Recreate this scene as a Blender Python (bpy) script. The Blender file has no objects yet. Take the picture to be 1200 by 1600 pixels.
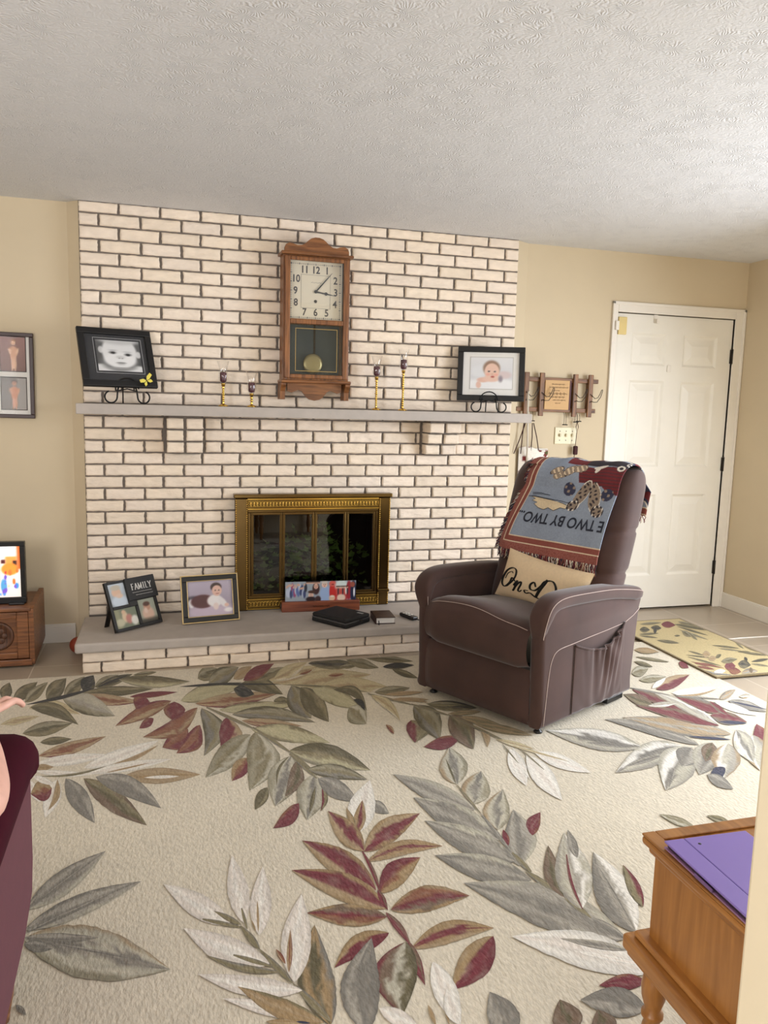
import bpy, bmesh, math, random
from mathutils import Vector, Matrix, noise
random.seed(7)
PI = math.pi
scene = bpy.context.scene
COL = scene.collection
R = math.radians

# ------------------------------------------------------------------ camera
CAM = Vector((0.4233, -4.5809, 1.3883)); YAW, PITCH, ROLL, FPX = -0.2788, -0.1347, 0.0251, 1207.85
_f = Vector((-math.sin(YAW)*math.cos(PITCH), math.cos(YAW)*math.cos(PITCH), math.sin(PITCH)))
_r = Vector((math.cos(YAW), math.sin(YAW), 0)); _u = _r.cross(_f)
RT = _r*math.cos(ROLL) + _u*math.sin(ROLL); UP = _u*math.cos(ROLL) - _r*math.sin(ROLL)
cd = bpy.data.cameras.new('camera'); cam = bpy.data.objects.new('camera', cd); COL.objects.link(cam)
cd.sensor_fit = 'VERTICAL'; cd.sensor_height = 36.0; cd.lens = 36.0*FPX/1600.0; cd.clip_start = 0.02; cd.clip_end = 100
cam.matrix_world = Matrix(((RT.x, UP.x, -_f.x, CAM.x), (RT.y, UP.y, -_f.y, CAM.y), (RT.z, UP.z, -_f.z, CAM.z), (0, 0, 0, 1)))
scene.camera = cam

def at_floor(u, v, z):
    """the point of the plane at height z seen at photo position (u, v)"""
    d = _f*FPX + RT*(u-600) + UP*(800-v)
    return CAM + d*((z-CAM.z)/d.z)

# ------------------------------------------------------------------ colour + materials
def lin(c):
    return tuple(((x/255.0)/12.92 if x/255.0 <= 0.04045 else ((x/255.0+0.055)/1.055)**2.4) for x in c)

def nd(nt, t, x=0, y=0, **kw):
    n = nt.nodes.new(t); n.location = (x, y)
    for k, v in kw.items(): setattr(n, k, v)
    return n

def base_mat(name):
    m = bpy.data.materials.new(name); m.use_nodes = True
    nt = m.node_tree; b = nt.nodes['Principled BSDF']
    return m, nt, b

def mat(name, col, rough=0.6, metal=0.0, var=0.08, nscale=8.0, bump=0.0, bscale=60.0, spec=0.5, stretch=(1, 1, 1), sheen=0.0, attr=False, emit=0.0, bdist=0.01, coat=0.0):
    """colour with soft noise variation and optional noise bump; attr=True takes the colour from the mesh's Col attribute"""
    m, nt, b = base_mat(name); L = nt.links
    tc = nd(nt, 'ShaderNodeTexCoord'); mp = nd(nt, 'ShaderNodeMapping'); mp.inputs['Scale'].default_value = stretch
    L.new(tc.outputs['Object'], mp.inputs['Vector'])
    n = nd(nt, 'ShaderNodeTexNoise'); n.inputs['Scale'].default_value = nscale; n.inputs['Detail'].default_value = 4
    L.new(mp.outputs['Vector'], n.inputs['Vector'])
    mr = nd(nt, 'ShaderNodeMapRange'); mr.inputs['From Min'].default_value = 0.25; mr.inputs['From Max'].default_value = 0.75
    mr.inputs['To Min'].default_value = 1-var; mr.inputs['To Max'].default_value = 1+var
    L.new(n.outputs['Fac'], mr.inputs['Value'])
    mx = nd(nt, 'ShaderNodeMix', data_type='RGBA', blend_type='MULTIPLY'); mx.inputs['Factor'].default_value = 1.0
    if attr:
        a = nd(nt, 'ShaderNodeAttribute'); a.attribute_name = 'Col'; L.new(a.outputs['Color'], mx.inputs['A'])
    else:
        mx.inputs['A'].default_value = (*lin(col), 1)
    L.new(mr.outputs['Result'], mx.inputs['B'])
    L.new(mx.outputs['Result'], b.inputs['Base Color'])
    b.inputs['Roughness'].default_value = rough; b.inputs['Metallic'].default_value = metal
    b.inputs['Specular IOR Level'].default_value = spec
    if coat: b.inputs['Coat Weight'].default_value = coat; b.inputs['Coat Roughness'].default_value = 0.15
    if sheen: b.inputs['Sheen Weight'].default_value = sheen; b.inputs['Sheen Roughness'].default_value = 0.4
    if emit:
        L.new(mx.outputs['Result'], b.inputs['Emission Color']); b.inputs['Emission Strength'].default_value = emit
    if bump:
        n2 = nd(nt, 'ShaderNodeTexNoise'); n2.inputs['Scale'].default_value = bscale; n2.inputs['Detail'].default_value = 3
        L.new(mp.outputs['Vector'], n2.inputs['Vector'])
        bp = nd(nt, 'ShaderNodeBump'); bp.inputs['Strength'].default_value = bump; bp.inputs['Distance'].default_value = bdist
        L.new(n2.outputs['Fac'], bp.inputs['Height']); L.new(bp.outputs['Normal'], b.inputs['Normal'])
    return m

def wood(name, dark, light, rough=0.4, scale=6.0, stretch=(1, 1, 12), coat=0.0):
    m, nt, b = base_mat(name); L = nt.links
    tc = nd(nt, 'ShaderNodeTexCoord'); mp = nd(nt, 'ShaderNodeMapping'); mp.inputs['Scale'].default_value = tuple(12.0/s for s in stretch)
    L.new(tc.outputs['Object'], mp.inputs['Vector'])
    n = nd(nt, 'ShaderNodeTexNoise'); n.inputs['Scale'].default_value = scale; n.inputs['Detail'].default_value = 6; n.inputs['Distortion'].default_value = 0.6
    L.new(mp.outputs['Vector'], n.inputs['Vector'])
    r = nd(nt, 'ShaderNodeValToRGB'); r.color_ramp.elements[0].position = 0.33; r.color_ramp.elements[1].position = 0.68
    r.color_ramp.elements[0].color = (*lin(dark), 1); r.color_ramp.elements[1].color = (*lin(light), 1)
    L.new(n.outputs['Fac'], r.inputs['Fac']); L.new(r.outputs['Color'], b.inputs['Base Color'])
    b.inputs['Roughness'].default_value = rough
    if coat: b.inputs['Coat Weight'].default_value = coat; b.inputs['Coat Roughness'].default_value = 0.2
    bp = nd(nt, 'ShaderNodeBump'); bp.inputs['Strength'].default_value = 0.12; bp.inputs['Distance'].default_value = 0.004
    L.new(n.outputs['Fac'], bp.inputs['Height']); L.new(bp.outputs['Normal'], b.inputs['Normal'])
    return m

def glass(name, col=(255, 255, 255), rough=0.02, alpha=0.05, graze=.7):
    """thin clear pane: a mix of transparency and gloss, so light passes without caustic noise"""
    m, nt, b = base_mat(name); L = nt.links
    nt.nodes.remove(b); out = nt.nodes['Material Output']
    tr = nd(nt, 'ShaderNodeBsdfTransparent'); tr.inputs['Color'].default_value = (*lin(col), 1)
    gl = nd(nt, 'ShaderNodeBsdfGlossy'); gl.inputs['Roughness'].default_value = rough
    lw = nd(nt, 'ShaderNodeLayerWeight'); lw.inputs['Blend'].default_value = .5
    pw = nd(nt, 'ShaderNodeMath', operation='POWER'); pw.inputs[1].default_value = 2.6; L.new(lw.outputs['Facing'], pw.inputs[0])
    mt = nd(nt, 'ShaderNodeMath', operation='MULTIPLY_ADD'); mt.inputs[1].default_value = graze; mt.inputs[2].default_value = alpha
    L.new(pw.outputs[0], mt.inputs[0])
    mx = nd(nt, 'ShaderNodeMixShader'); L.new(mt.outputs[0], mx.inputs['Fac'])
    L.new(tr.outputs[0], mx.inputs[1]); L.new(gl.outputs[0], mx.inputs[2]); L.new(mx.outputs[0], out.inputs['Surface'])
    return m

# ------------------------------------------------------------------ mesh builder
class MB:
    def __init__(s): s.v = []; s.f = []; s.m = []; s.s = []; s.c = []
    def add(s, vs, fs, mi=0, sm=False, cols=None):
        k = len(s.v); s.v += [tuple(p) for p in vs]
        s.c += [tuple(c) for c in cols] if cols else [(0.5, 0.5, 0.5)]*len(vs)
        for f in fs: s.f.append(tuple(i+k for i in f)); s.m.append(mi); s.s.append(sm)
        return s
    def box(s, x0, x1, y0, y1, z0, z1, mi=0):
        vs = [(x, y, z) for z in (z0, z1) for y in (y0, y1) for x in (x0, x1)]
        return s.add(vs, [(0, 2, 3, 1), (4, 5, 7, 6), (0, 1, 5, 4), (2, 6, 7, 3), (0, 4, 6, 2), (1, 3, 7, 5)], mi)
    def prism(s, poly, d0, d1, axis='y', mi=0, sm=False):
        """poly of 2-D points extruded along an axis: y -> (x,z), x -> (y,z), z -> (x,y)"""
        n = len(poly)
        mk = {'y': lambda p, d: (p[0], d, p[1]), 'x': lambda p, d: (d, p[0], p[1]), 'z': lambda p, d: (p[0], p[1], d)}[axis]
        vs = [mk(p, d0) for p in poly] + [mk(p, d1) for p in poly]
        fs = [(i, (i+1) % n, (i+1) % n+n, i+n) for i in range(n)]
        s.add(vs, fs, mi, sm)
        s.add(vs, [tuple(range(n-1, -1, -1)), tuple(range(n, 2*n))], mi, False)
        return s
    def tube(s, pts, r, seg=8, mi=0, closed=False, flat=1.0, cols=None):
        pts = [Vector(p) for p in pts]; n = len(pts)
        rs = r if isinstance(r, (list, tuple)) else [r]*n
        up = Vector((0, 0, 1)); vs = []; cc = []; prev = None
        for i, p in enumerate(pts):
            a = pts[(i-1) % n] if (closed or i > 0) else p; b = pts[(i+1) % n] if (closed or i < n-1) else p
            t = (b-a).normalized() if (b-a).length > 1e-9 else Vector((0, 0, 1))
            if prev is None: prev = t.cross(up) if abs(t.dot(up)) < .95 else t.cross(Vector((1, 0, 0)))
            x = (prev - t*prev.dot(t)).normalized(); prev = x; y = t.cross(x)
            for k in range(seg):
                a2 = 2*PI*k/seg; vs.append(p + x*math.cos(a2)*rs[i] + y*math.sin(a2)*rs[i]*flat)
                if cols: cc.append(cols[i])
        fs = []
        for i in range(n if closed else n-1):
            j = (i+1) % n
            for k in range(seg): fs.append((i*seg+k, i*seg+(k+1) % seg, j*seg+(k+1) % seg, j*seg+k))
        if not closed: fs += [tuple(range(seg-1, -1, -1)), tuple(range((n-1)*seg, n*seg))]
        return s.add(vs, fs, mi, True, cc or None)
    def lathe(s, prof, seg=20, c=(0, 0, 0), mi=0, cap=True):
        vs = [(c[0]+r*math.cos(2*PI*k/seg), c[1]+r*math.sin(2*PI*k/seg), c[2]+z) for r, z in prof for k in range(seg)]
        n = len(prof)
        fs = [(i*seg+k, i*seg+(k+1) % seg, (i+1)*seg+(k+1) % seg, (i+1)*seg+k) for i in range(n-1) for k in range(seg)]
        if cap: fs += [tuple(range(seg-1, -1, -1)), tuple(range((n-1)*seg, n*seg))]
        return s.add(vs, fs, mi, True)
    def ball(s, c, rx, ry, rz, seg=16, rings=10, mi=0):
        vs = []; fs = []
        for i in range(1, rings):
            t = PI*i/rings
            for k in range(seg): vs.append((c[0]+rx*math.sin(t)*math.cos(2*PI*k/seg), c[1]+ry*math.sin(t)*math.sin(2*PI*k/seg), c[2]+rz*math.cos(t)))
        vs += [(c[0], c[1], c[2]+rz), (c[0], c[1], c[2]-rz)]; a, b = len(vs)-2, len(vs)-1
        for i in range(rings-2):
            for k in range(seg): fs.append((i*seg+k, (i+1)*seg+k, (i+1)*seg+(k+1) % seg, i*seg+(k+1) % seg))
        for k in range(seg): fs.append((a, k, (k+1) % seg)); fs.append((b, (rings-2)*seg+(k+1) % seg, (rings-2)*seg+k))
        return s.add(vs, fs, mi, True)
    def grid(s, fn, nu, nv, mi=0, sm=True, col=None, closeu=False, flip=False):
        vs = []; cc = []
        for j in range(nv+1):
            for i in range(nu if closeu else nu+1):
                u, v = i/nu, j/nv; vs.append(fn(u, v))
                if col: cc.append(col(u, v))
        w = nu if closeu else nu+1; fs = []
        for j in range(nv):
            for i in range(nu):
                q = (j*w+i, j*w+(i+1) % w, (j+1)*w+(i+1) % w, (j+1)*w+i); fs.append(q[::-1] if flip else q)
        return s.add(vs, fs, mi, sm, cc or None)
    def shift(s, fn):
        s.v = [tuple(fn(Vector(p))) for p in s.v]; return s
    def build(s, name, mats, parent=None, loc=(0, 0, 0), rot=(0, 0, 0), bevel=0, bseg=2, sub=0, smooth=None, solid=0, fix=True):
        me = bpy.data.meshes.new(name); me.from_pydata(s.v, [], s.f); me.update()
        for m_ in (mats if isinstance(mats, (list, tuple)) else [mats]): me.materials.append(m_)
        me.polygons.foreach_set('material_index', s.m)
        me.polygons.foreach_set('use_smooth', [True]*len(s.f) if smooth else s.s)
        ca = me.color_attributes.new('Col', 'FLOAT_COLOR', 'POINT')
        flat = []
        for c in s.c: flat += [c[0], c[1], c[2], 1.0]
        ca.data.foreach_set('color', flat)
        if fix:
            bm = bmesh.new(); bm.from_mesh(me); bmesh.ops.recalc_face_normals(bm, faces=bm.faces); bm.to_mesh(me); bm.free()
        o = bpy.data.objects.new(name, me); COL.objects.link(o); o.location = loc; o.rotation_euler = rot
        if parent: o.parent = parent
        if bevel:
            b = o.modifiers.new('edge', 'BEVEL'); b.width = bevel; b.segments = bseg; b.limit_method = 'ANGLE'; b.angle_limit = R(40)
        if solid:
            b = o.modifiers.new('thick', 'SOLIDIFY'); b.thickness = solid; b.offset = 0
        if sub:
            b = o.modifiers.new('soft', 'SUBSURF'); b.levels = sub; b.render_levels = sub
        return o

def tag(o, label=None, cat=None, group=None, kind=None):
    if label: o['label'] = label
    if cat: o['category'] = cat
    if group: o['group'] = group
    if kind: o['kind'] = kind
    return o
def thing(name, label, cat, loc=(0, 0, 0), rot=(0, 0, 0), group=None):
    o = bpy.data.objects.new(name, None); COL.objects.link(o); o.location = loc; o.rotation_euler = rot; o.empty_display_size = .05
    return tag(o, label, cat, group)
def structure(o): o['kind'] = 'structure'; return o
def clone(root, label, loc, rot=None):
    r = root.copy(); COL.objects.link(r); r.location = loc; r['label'] = label
    if rot: r.rotation_euler = rot
    for ch in list(root.children):
        c = ch.copy(); COL.objects.link(c); c.parent = r
        for g in list(ch.children):
            d = g.copy(); COL.objects.link(d); d.parent = c
    return r
def text_geo(body, size, shear=0.0, space=1.0, weight=0.0):
    cu = bpy.data.curves.new('lettering', 'FONT'); cu.body = body; cu.size = size; cu.shear = shear; cu.space_character = space
    cu.align_x = 'CENTER'; cu.align_y = 'CENTER'; cu.offset = weight; cu.resolution_u = 4
    o = bpy.data.objects.new('lettering', cu); COL.objects.link(o)
    dg = bpy.context.evaluated_depsgraph_get(); me = o.evaluated_get(dg).to_mesh()
    vs = [v.co.copy() for v in me.vertices]; fs = [tuple(p.vertices) for p in me.polygons]
    o.evaluated_get(dg).to_mesh_clear(); bpy.data.objects.remove(o); bpy.data.curves.remove(cu)
    return vs, fs
def put_text(mb, body, size, fn, mi=0, **kw):
    vs, fs = text_geo(body, size, **kw); mb.add([fn(v) for v in vs], fs, mi); return mb
def smoothstep(a, b, x):
    t = max(0.0, min(1.0, (x-a)/(b-a) if b != a else 0)); return t*t*(3-2*t)
def mix3(a, b, t): return tuple(a[i]+(b[i]-a[i])*t for i in range(3))

def painter(bg, layers):
    """colour of a printed photograph at (u, v), 0..1 from its lower left corner: soft ellipses and rectangles laid over each other"""
    def fn(u, v):
        c = bg(u, v) if callable(bg) else bg
        for L in layers:
            if L[0] == 'e':
                _, cx, cy, rx, ry, col, soft, *an = L; dx, dy = u-cx, v-cy
                if an: a = an[0]; dx, dy = dx*math.cos(a)+dy*math.sin(a), -dx*math.sin(a)+dy*math.cos(a)
                d = math.hypot(dx/rx, dy/ry); t = 1-smoothstep(1-soft, 1+soft, d)
            else:
                _, x0, y0, x1, y1, col, soft = L
                t = smoothstep(x0-soft, x0+soft, u)*(1-smoothstep(x1-soft, x1+soft, u))*smoothstep(y0-soft, y0+soft, v)*(1-smoothstep(y1-soft, y1+soft, v))
            if t > 0: c = mix3(c, col, t)
        return lin(c)
    return fn
def print_grid(mb, x0, x1, z0, z1, y, fn, n=48, mi=0):
    m_ = max(6, int(n*(z1-z0)/(x1-x0)))
    return mb.grid(lambda u, v: (x0+(x1-x0)*u, y, z0+(z1-z0)*v), n, m_, mi, False, fn)

# ------------------------------------------------------------------ shared materials
M = {}
M['wall'] = mat('tan wall paint', (211, 195, 166), rough=.75, var=.03, nscale=3, bump=.08, bscale=180, bdist=.002)
M['trim'] = mat('white trim paint', (236, 230, 220), rough=.45, var=.02)
M['door'] = mat('white door paint', (238, 234, 224), rough=.42, var=.02)
M['mortar'] = mat('grey mortar', (116, 108, 101), rough=.95, var=.15, nscale=40, bump=.4, bscale=200, bdist=.004)
M['brick'] = mat('cream split faced brick', (236, 224, 204), rough=.85, var=.06, nscale=22, bump=.7, bscale=24, attr=True, bdist=.012, stretch=(.75, 1, 1.7))
M['stone'] = mat('grey limestone slab', (180, 171, 163), rough=.7, var=.07, nscale=14, bump=.12, bscale=90, bdist=.004)
M['black'] = mat('black satin frame', (20, 19, 20), rough=.4, var=.1)
M['iron'] = mat('black wrought iron', (18, 17, 17), rough=.5, metal=.4, var=.1)
M['brass'] = mat('polished brass', (205, 168, 84), rough=.2, metal=1.0, var=.08, nscale=12)
M['antique'] = mat('antique brass', (112, 90, 54), rough=.24, metal=1.0, var=.15, nscale=9)
M['antique_dark'] = mat('dark tarnished brass', (52, 38, 22), rough=.45, metal=.9, var=.2)
M['oak'] = wood('honey oak', (98, 58, 30), (154, 100, 56), rough=.4, coat=.15)
M['oakh'] = wood('honey oak, grain across', (98, 58, 30), (154, 100, 56), rough=.4, stretch=(12, 1, 1), coat=.15)
M['pine'] = wood('orange stained wood', (150, 98, 44), (180, 124, 62), rough=.38, scale=4, coat=.25)
M['pineh'] = wood('orange stained wood, grain across', (144, 94, 44), (184, 128, 66), rough=.38, scale=4, stretch=(1, 12, 1), coat=.25)
M['chest'] = wood('brown chest wood', (96, 58, 34), (146, 94, 56), rough=.45, stretch=(12, 1, 1), coat=.15)
M['chest_dark'] = wood('carved dark wood', (62, 38, 26), (104, 66, 44), rough=.5, scale=9)
M['rackwood'] = wood('brown rail wood', (86, 54, 30), (148, 102, 62), rough=.5, stretch=(12, 1, 1))
M['clear'] = glass('clear glass', alpha=.07, graze=.95, rough=.04)
M['glazing'] = glass('picture glass', alpha=.006, graze=.10, rough=.06)
M['pane'] = glass('smoked pane', (206, 206, 202), rough=.015, alpha=.06)
M['clockglass'] = glass('clock glass', (235, 238, 238), rough=.03, alpha=.03, graze=.3)
M['print'] = mat('photo print', (200, 200, 200), rough=.35, var=.02, attr=True)
M['matboard'] = mat('white mat board', (232, 230, 226), rough=.8, var=.02)
M['suede'] = mat('brown suede', (67, 45, 40), rough=.85, var=.26, nscale=5, bump=.12, bscale=260, sheen=.32, bdist=.002)
M['stitch'] = mat('pale stitching', (186, 166, 158), rough=.8, var=.1)
M['plastic'] = mat('black plastic', (16, 16, 17), rough=.35, var=.1)
M['wax'] = mat('plum candle wax', (78, 34, 48), rough=.35, var=.15, nscale=30)
M['cloth'] = mat('woven cotton', (200, 200, 200), rough=.95, var=.1, nscale=120, bump=.35, bscale=320, attr=True, bdist=.003)
M['ink'] = mat('navy woven lettering', (44, 48, 62), rough=.95, var=.1)
M['black_ink'] = mat('black print', (18, 17, 17), rough=.9, var=.1)
M['steel'] = mat('dark steel', (70, 66, 62), rough=.4, metal=.9)
# ================================================================== the setting
CH = 2.44; WB = 0.0722; XL, XR = -2.2, 4.3493; YF = -3.835
def floor_mat():
    m, nt, b = base_mat('beige floor tile'); L = nt.links
    tc = nd(nt, 'ShaderNodeTexCoord'); mp = nd(nt, 'ShaderNodeMapping'); mp.inputs['Location'].default_value = (0.245/.455, 0.352/.455, 0); mp.inputs['Scale'].default_value = (1/.455, 1/.455, 1)
    L.new(tc.outputs['Object'], mp.inputs['Vector'])
    br = nd(nt, 'ShaderNodeTexBrick'); br.offset = 0.0; br.inputs['Scale'].default_value = 1.0; br.inputs['Brick Width'].default_value = 1.0; br.inputs['Row Height'].default_value = 1.0
    br.inputs['Mortar Size'].default_value = .008; br.inputs['Mortar Smooth'].default_value = .3
    br.inputs['Color1'].default_value = (*lin((178, 164, 146)), 1); br.inputs['Color2'].default_value = (*lin((170, 156, 138)), 1); br.inputs['Mortar'].default_value = (*lin((204, 192, 176)), 1)
    L.new(mp.outputs['Vector'], br.inputs['Vector'])
    n = nd(nt, 'ShaderNodeTexNoise'); n.inputs['Scale'].default_value = 5; n.inputs['Detail'].default_value = 5; L.new(tc.outputs['Object'], n.inputs['Vector'])
    mr = nd(nt, 'ShaderNodeMapRange'); mr.inputs['To Min'].default_value = .86; mr.inputs['To Max'].default_value = 1.1; L.new(n.outputs['Fac'], mr.inputs['Value'])
    mx = nd(nt, 'ShaderNodeMix', data_type='RGBA', blend_type='MULTIPLY'); mx.inputs['Factor'].default_value = 1
    L.new(br.outputs['Color'], mx.inputs['A']); L.new(mr.outputs['Result'], mx.inputs['B']); L.new(mx.outputs['Result'], b.inputs['Base Color'])
    b.inputs['Roughness'].default_value = .32
    bp = nd(nt, 'ShaderNodeBump'); bp.invert = True; bp.inputs['Strength'].default_value = .2; bp.inputs['Distance'].default_value = .003
    L.new(br.outputs['Fac'], bp.inputs['Height']); L.new(bp.outputs['Normal'], b.inputs['Normal'])
    return m
def ceiling_mat():
    """stomped plaster: radial strokes around scattered centres"""
    m, nt, b = base_mat('stomped ceiling plaster'); L = nt.links
    tc = nd(nt, 'ShaderNodeTexCoord')
    nz = nd(nt, 'ShaderNodeTexNoise'); nz.inputs['Scale'].default_value = 14; nz.inputs['Detail'].default_value = 3; L.new(tc.outputs['Object'], nz.inputs['Vector'])
    def stomp(scale, ofs, spokes):
        mp = nd(nt, 'ShaderNodeMapping'); mp.inputs['Scale'].default_value = (scale, scale, 0); mp.inputs['Location'].default_value = (ofs, ofs*.7, 0)
        L.new(tc.outputs['Object'], mp.inputs['Vector'])
        vo = nd(nt, 'ShaderNodeTexVoronoi', voronoi_dimensions='2D'); vo.inputs['Scale'].default_value = 1.0; L.new(mp.outputs['Vector'], vo.inputs['Vector'])
        sb = nd(nt, 'ShaderNodeVectorMath', operation='SUBTRACT'); L.new(mp.outputs['Vector'], sb.inputs[0]); L.new(vo.outputs['Position'], sb.inputs[1])
        sx = nd(nt, 'ShaderNodeSeparateXYZ'); L.new(sb.outputs['Vector'], sx.inputs[0])
        an = nd(nt, 'ShaderNodeMath', operation='ARCTAN2'); L.new(sx.outputs['Y'], an.inputs[0]); L.new(sx.outputs['X'], an.inputs[1])
        mu = nd(nt, 'ShaderNodeMath', operation='MULTIPLY_ADD'); mu.inputs[1].default_value = spokes; L.new(an.outputs[0], mu.inputs[0])
        nm = nd(nt, 'ShaderNodeMath', operation='MULTIPLY'); nm.inputs[1].default_value = 52; L.new(nz.outputs['Fac'], nm.inputs[0]); L.new(nm.outputs[0], mu.inputs[2])
        si = nd(nt, 'ShaderNodeMath', operation='SINE'); L.new(mu.outputs[0], si.inputs[0])
        fo = nd(nt, 'ShaderNodeMapRange'); fo.inputs['From Min'].default_value = .08; fo.inputs['From Max'].default_value = .55; fo.inputs['To Min'].default_value = 1; fo.inputs['To Max'].default_value = 0; fo.interpolation_type = 'SMOOTHSTEP'
        L.new(vo.outputs['Distance'], fo.inputs['Value'])
        ml = nd(nt, 'ShaderNodeMath', operation='MULTIPLY'); L.new(si.outputs[0], ml.inputs[0]); L.new(fo.outputs['Result'], ml.inputs[1])
        return ml
    a = stomp(7.6, 0.0, 19); c = stomp(8.9, 3.3, 17)
    a0_ = nd(nt, 'ShaderNodeMath', operation='ADD'); L.new(a.outputs[0], a0_.inputs[0]); L.new(c.outputs[0], a0_.inputs[1])
    pn = nd(nt, 'ShaderNodeTexNoise'); pn.inputs['Scale'].default_value = 3.2; pn.inputs['Detail'].default_value = 2; L.new(tc.outputs['Object'], pn.inputs['Vector'])
    pm_ = nd(nt, 'ShaderNodeMapRange'); pm_.inputs['From Min'].default_value = .40; pm_.inputs['From Max'].default_value = .60; pm_.inputs['To Min'].default_value = .35; L.new(pn.outputs['Fac'], pm_.inputs['Value'])
    am = nd(nt, 'ShaderNodeMath', operation='MULTIPLY'); L.new(a0_.outputs[0], am.inputs[0]); L.new(pm_.outputs['Result'], am.inputs[1])
    fn_ = nd(nt, 'ShaderNodeTexNoise'); fn_.inputs['Scale'].default_value = 34; fn_.inputs['Detail'].default_value = 3; fn_.inputs['Distortion'].default_value = 2.2; L.new(tc.outputs['Object'], fn_.inputs['Vector'])
    ad = nd(nt, 'ShaderNodeMath', operation='MULTIPLY_ADD'); ad.inputs[1].default_value = 2.2; L.new(fn_.outputs['Fac'], ad.inputs[0]); L.new(am.outputs[0], ad.inputs[2])
    bp = nd(nt, 'ShaderNodeBump'); bp.inputs['Strength'].default_value = .42; bp.inputs['Distance'].default_value = .004
    L.new(ad.outputs[0], bp.inputs['Height']); L.new(bp.outputs['Normal'], b.inputs['Normal'])
    b.inputs['Base Color'].default_value = (*lin((220, 221, 223)), 1); b.inputs['Roughness'].default_value = .8
    return m

structure(MB().box(XL-.1, XR+.1, -7.6, WB+.3, -.06, 0).build('floor', floor_mat()))
structure(MB().box(XL-.1, XR+.1, -7.6, WB+.3, CH, CH+.06).build('ceiling', ceiling_mat()))
# back wall, in two stretches either side of the masonry, each with a splayed return that meets the brick
DX0, DX1, DZ = 3.337, 4.268, 2.055
wb = MB()
wb.prism([(XL, WB), (-.065, WB), (-.002, .016), (-.002, .35), (XL, .35)], 0, CH, 'z')
wb.prism([(2.567, .016), (2.665, WB), (DX0, WB), (DX0, .35), (2.567, .35)], 0, CH, 'z')
wb.box(DX0, DX1, WB, .35, DZ, CH); wb.box(DX1, XR+.1, WB, .35, 0, CH)
wb.box(DX0, DX1, .16, .35, 0, DZ)
structure(wb.build('wall_back', M['wall']))
# right wall, with the sliding door opening out of frame on the right
W1 = (-3.25, -1.40, 0.02, 2.06)
wr = MB(); wr.box(XR, XR+.14, W1[1], WB, 0, CH); wr.box(XR, XR+.14, -7.6, W1[0], 0, CH); wr.box(XR, XR+.14, W1[0], W1[1], W1[3], CH)
structure(wr.build('wall_right', M['wall']))
W4 = (-6.6, -4.9, .6, 2.1)  # invented opening, cut for the added light on the jamb
wl = MB(); wl.box(XL-.14, XL, -7.6, W4[0], 0, CH); wl.box(XL-.14, XL, W4[1], WB, 0, CH); wl.box(XL-.14, XL, W4[0], W4[1], 0, W4[2]); wl.box(XL-.14, XL, W4[0], W4[1], W4[3], CH)
structure(wl.build('wall_left', M['wall']))
# wall between this room and the next, with the wide opening the picture is taken through and a window at its left
W2 = (-1.95, -0.95, 0.85, 2.1)
M['cream'] = mat('cream wall paint', (240, 228, 200), rough=.7, var=.02, bump=.06, bscale=180, bdist=.002)
wf = MB(); t0 = YF-.125
wf.box(1.129, XR, t0, YF, 0, CH); wf.box(XL, W2[0], t0, YF, 0, CH); wf.box(W2[1], -.62, t0, YF, 0, CH)
wf.box(W2[0], W2[1], t0, YF, 0, W2[2]); wf.box(W2[0], W2[1], t0, YF, W2[3], CH); wf.box(-.62, 1.129, t0, YF, 2.3, CH)
structure(wf.build('wall_front', M['cream'], bevel=.006))
structure(MB().box(XL, -1.2, -7.6, -7.5, 0, CH).box(2.6, XR, -7.6, -7.5, 0, CH).box(-1.2, 2.6, -7.6, -7.5, 2.15, CH).build('wall_rear', M['cream']))
# window frames
def frame_rect(mb, a0, a1, z0, z1, w, d0, d1, axis):
    for (p0, p1, q0, q1) in ((a0, a0+w, z0, z1), (a1-w, a1, z0, z1), (a0, a1, z1-w, z1), (a0, a1, z0, z0+w)):
        if axis == 'x': mb.box(d0, d1, p0, p1, q0, q1)
        else: mb.box(p0, p1, d0, d1, q0, q1)
fm = MB(); frame_rect(fm, W1[0], W1[1], W1[2], W1[3], .06, XR+.03, XR+.1, 'x'); ymid = (W1[0]+W1[1])/2; fm.box(XR+.03, XR+.1, ymid-.04, ymid+.04, W1[2], W1[3])
structure(fm.build('window_1', M['trim'], bevel=.004))
fm = MB(); frame_rect(fm, W2[0], W2[1], W2[2], W2[3], .05, t0+.03, t0+.09, 'y')
structure(fm.build('window_2', M['trim'], bevel=.004))
fm = MB(); frame_rect(fm, W4[0], W4[1], W4[2], W4[3], .05, XL-.12, XL-.06, 'x')
structure(fm.build('jamb_fill_frame', M['trim'], bevel=.004))  # frame of the invented opening around the added jamb light
fm = MB(); frame_rect(fm, -1.2, 2.6, 0, 2.15, .06, -7.59, -7.52, 'y'); fm.box(.66, .74, -7.59, -7.52, 0, 2.15)
structure(fm.build('window_3', M['trim'], bevel=.004))
# baseboards
def board(name, x0, x1, y0, y1):
    structure(MB().box(x0, x1, y0, y1, 0, .1).box(x0+(.004 if x1-x0 < .1 else 0), x1, y0+(.004 if y1-y0 < .1 else 0), y1, .1, .1096).build(name, M['trim'], bevel=.003))
board('baseboard_left', XL, -.08, WB-.014, WB); board('baseboard_back', 2.68, 3.29, WB-.014, WB); board('baseboard_right', XR-.014, XR, W1[1]+.02, WB)
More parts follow.
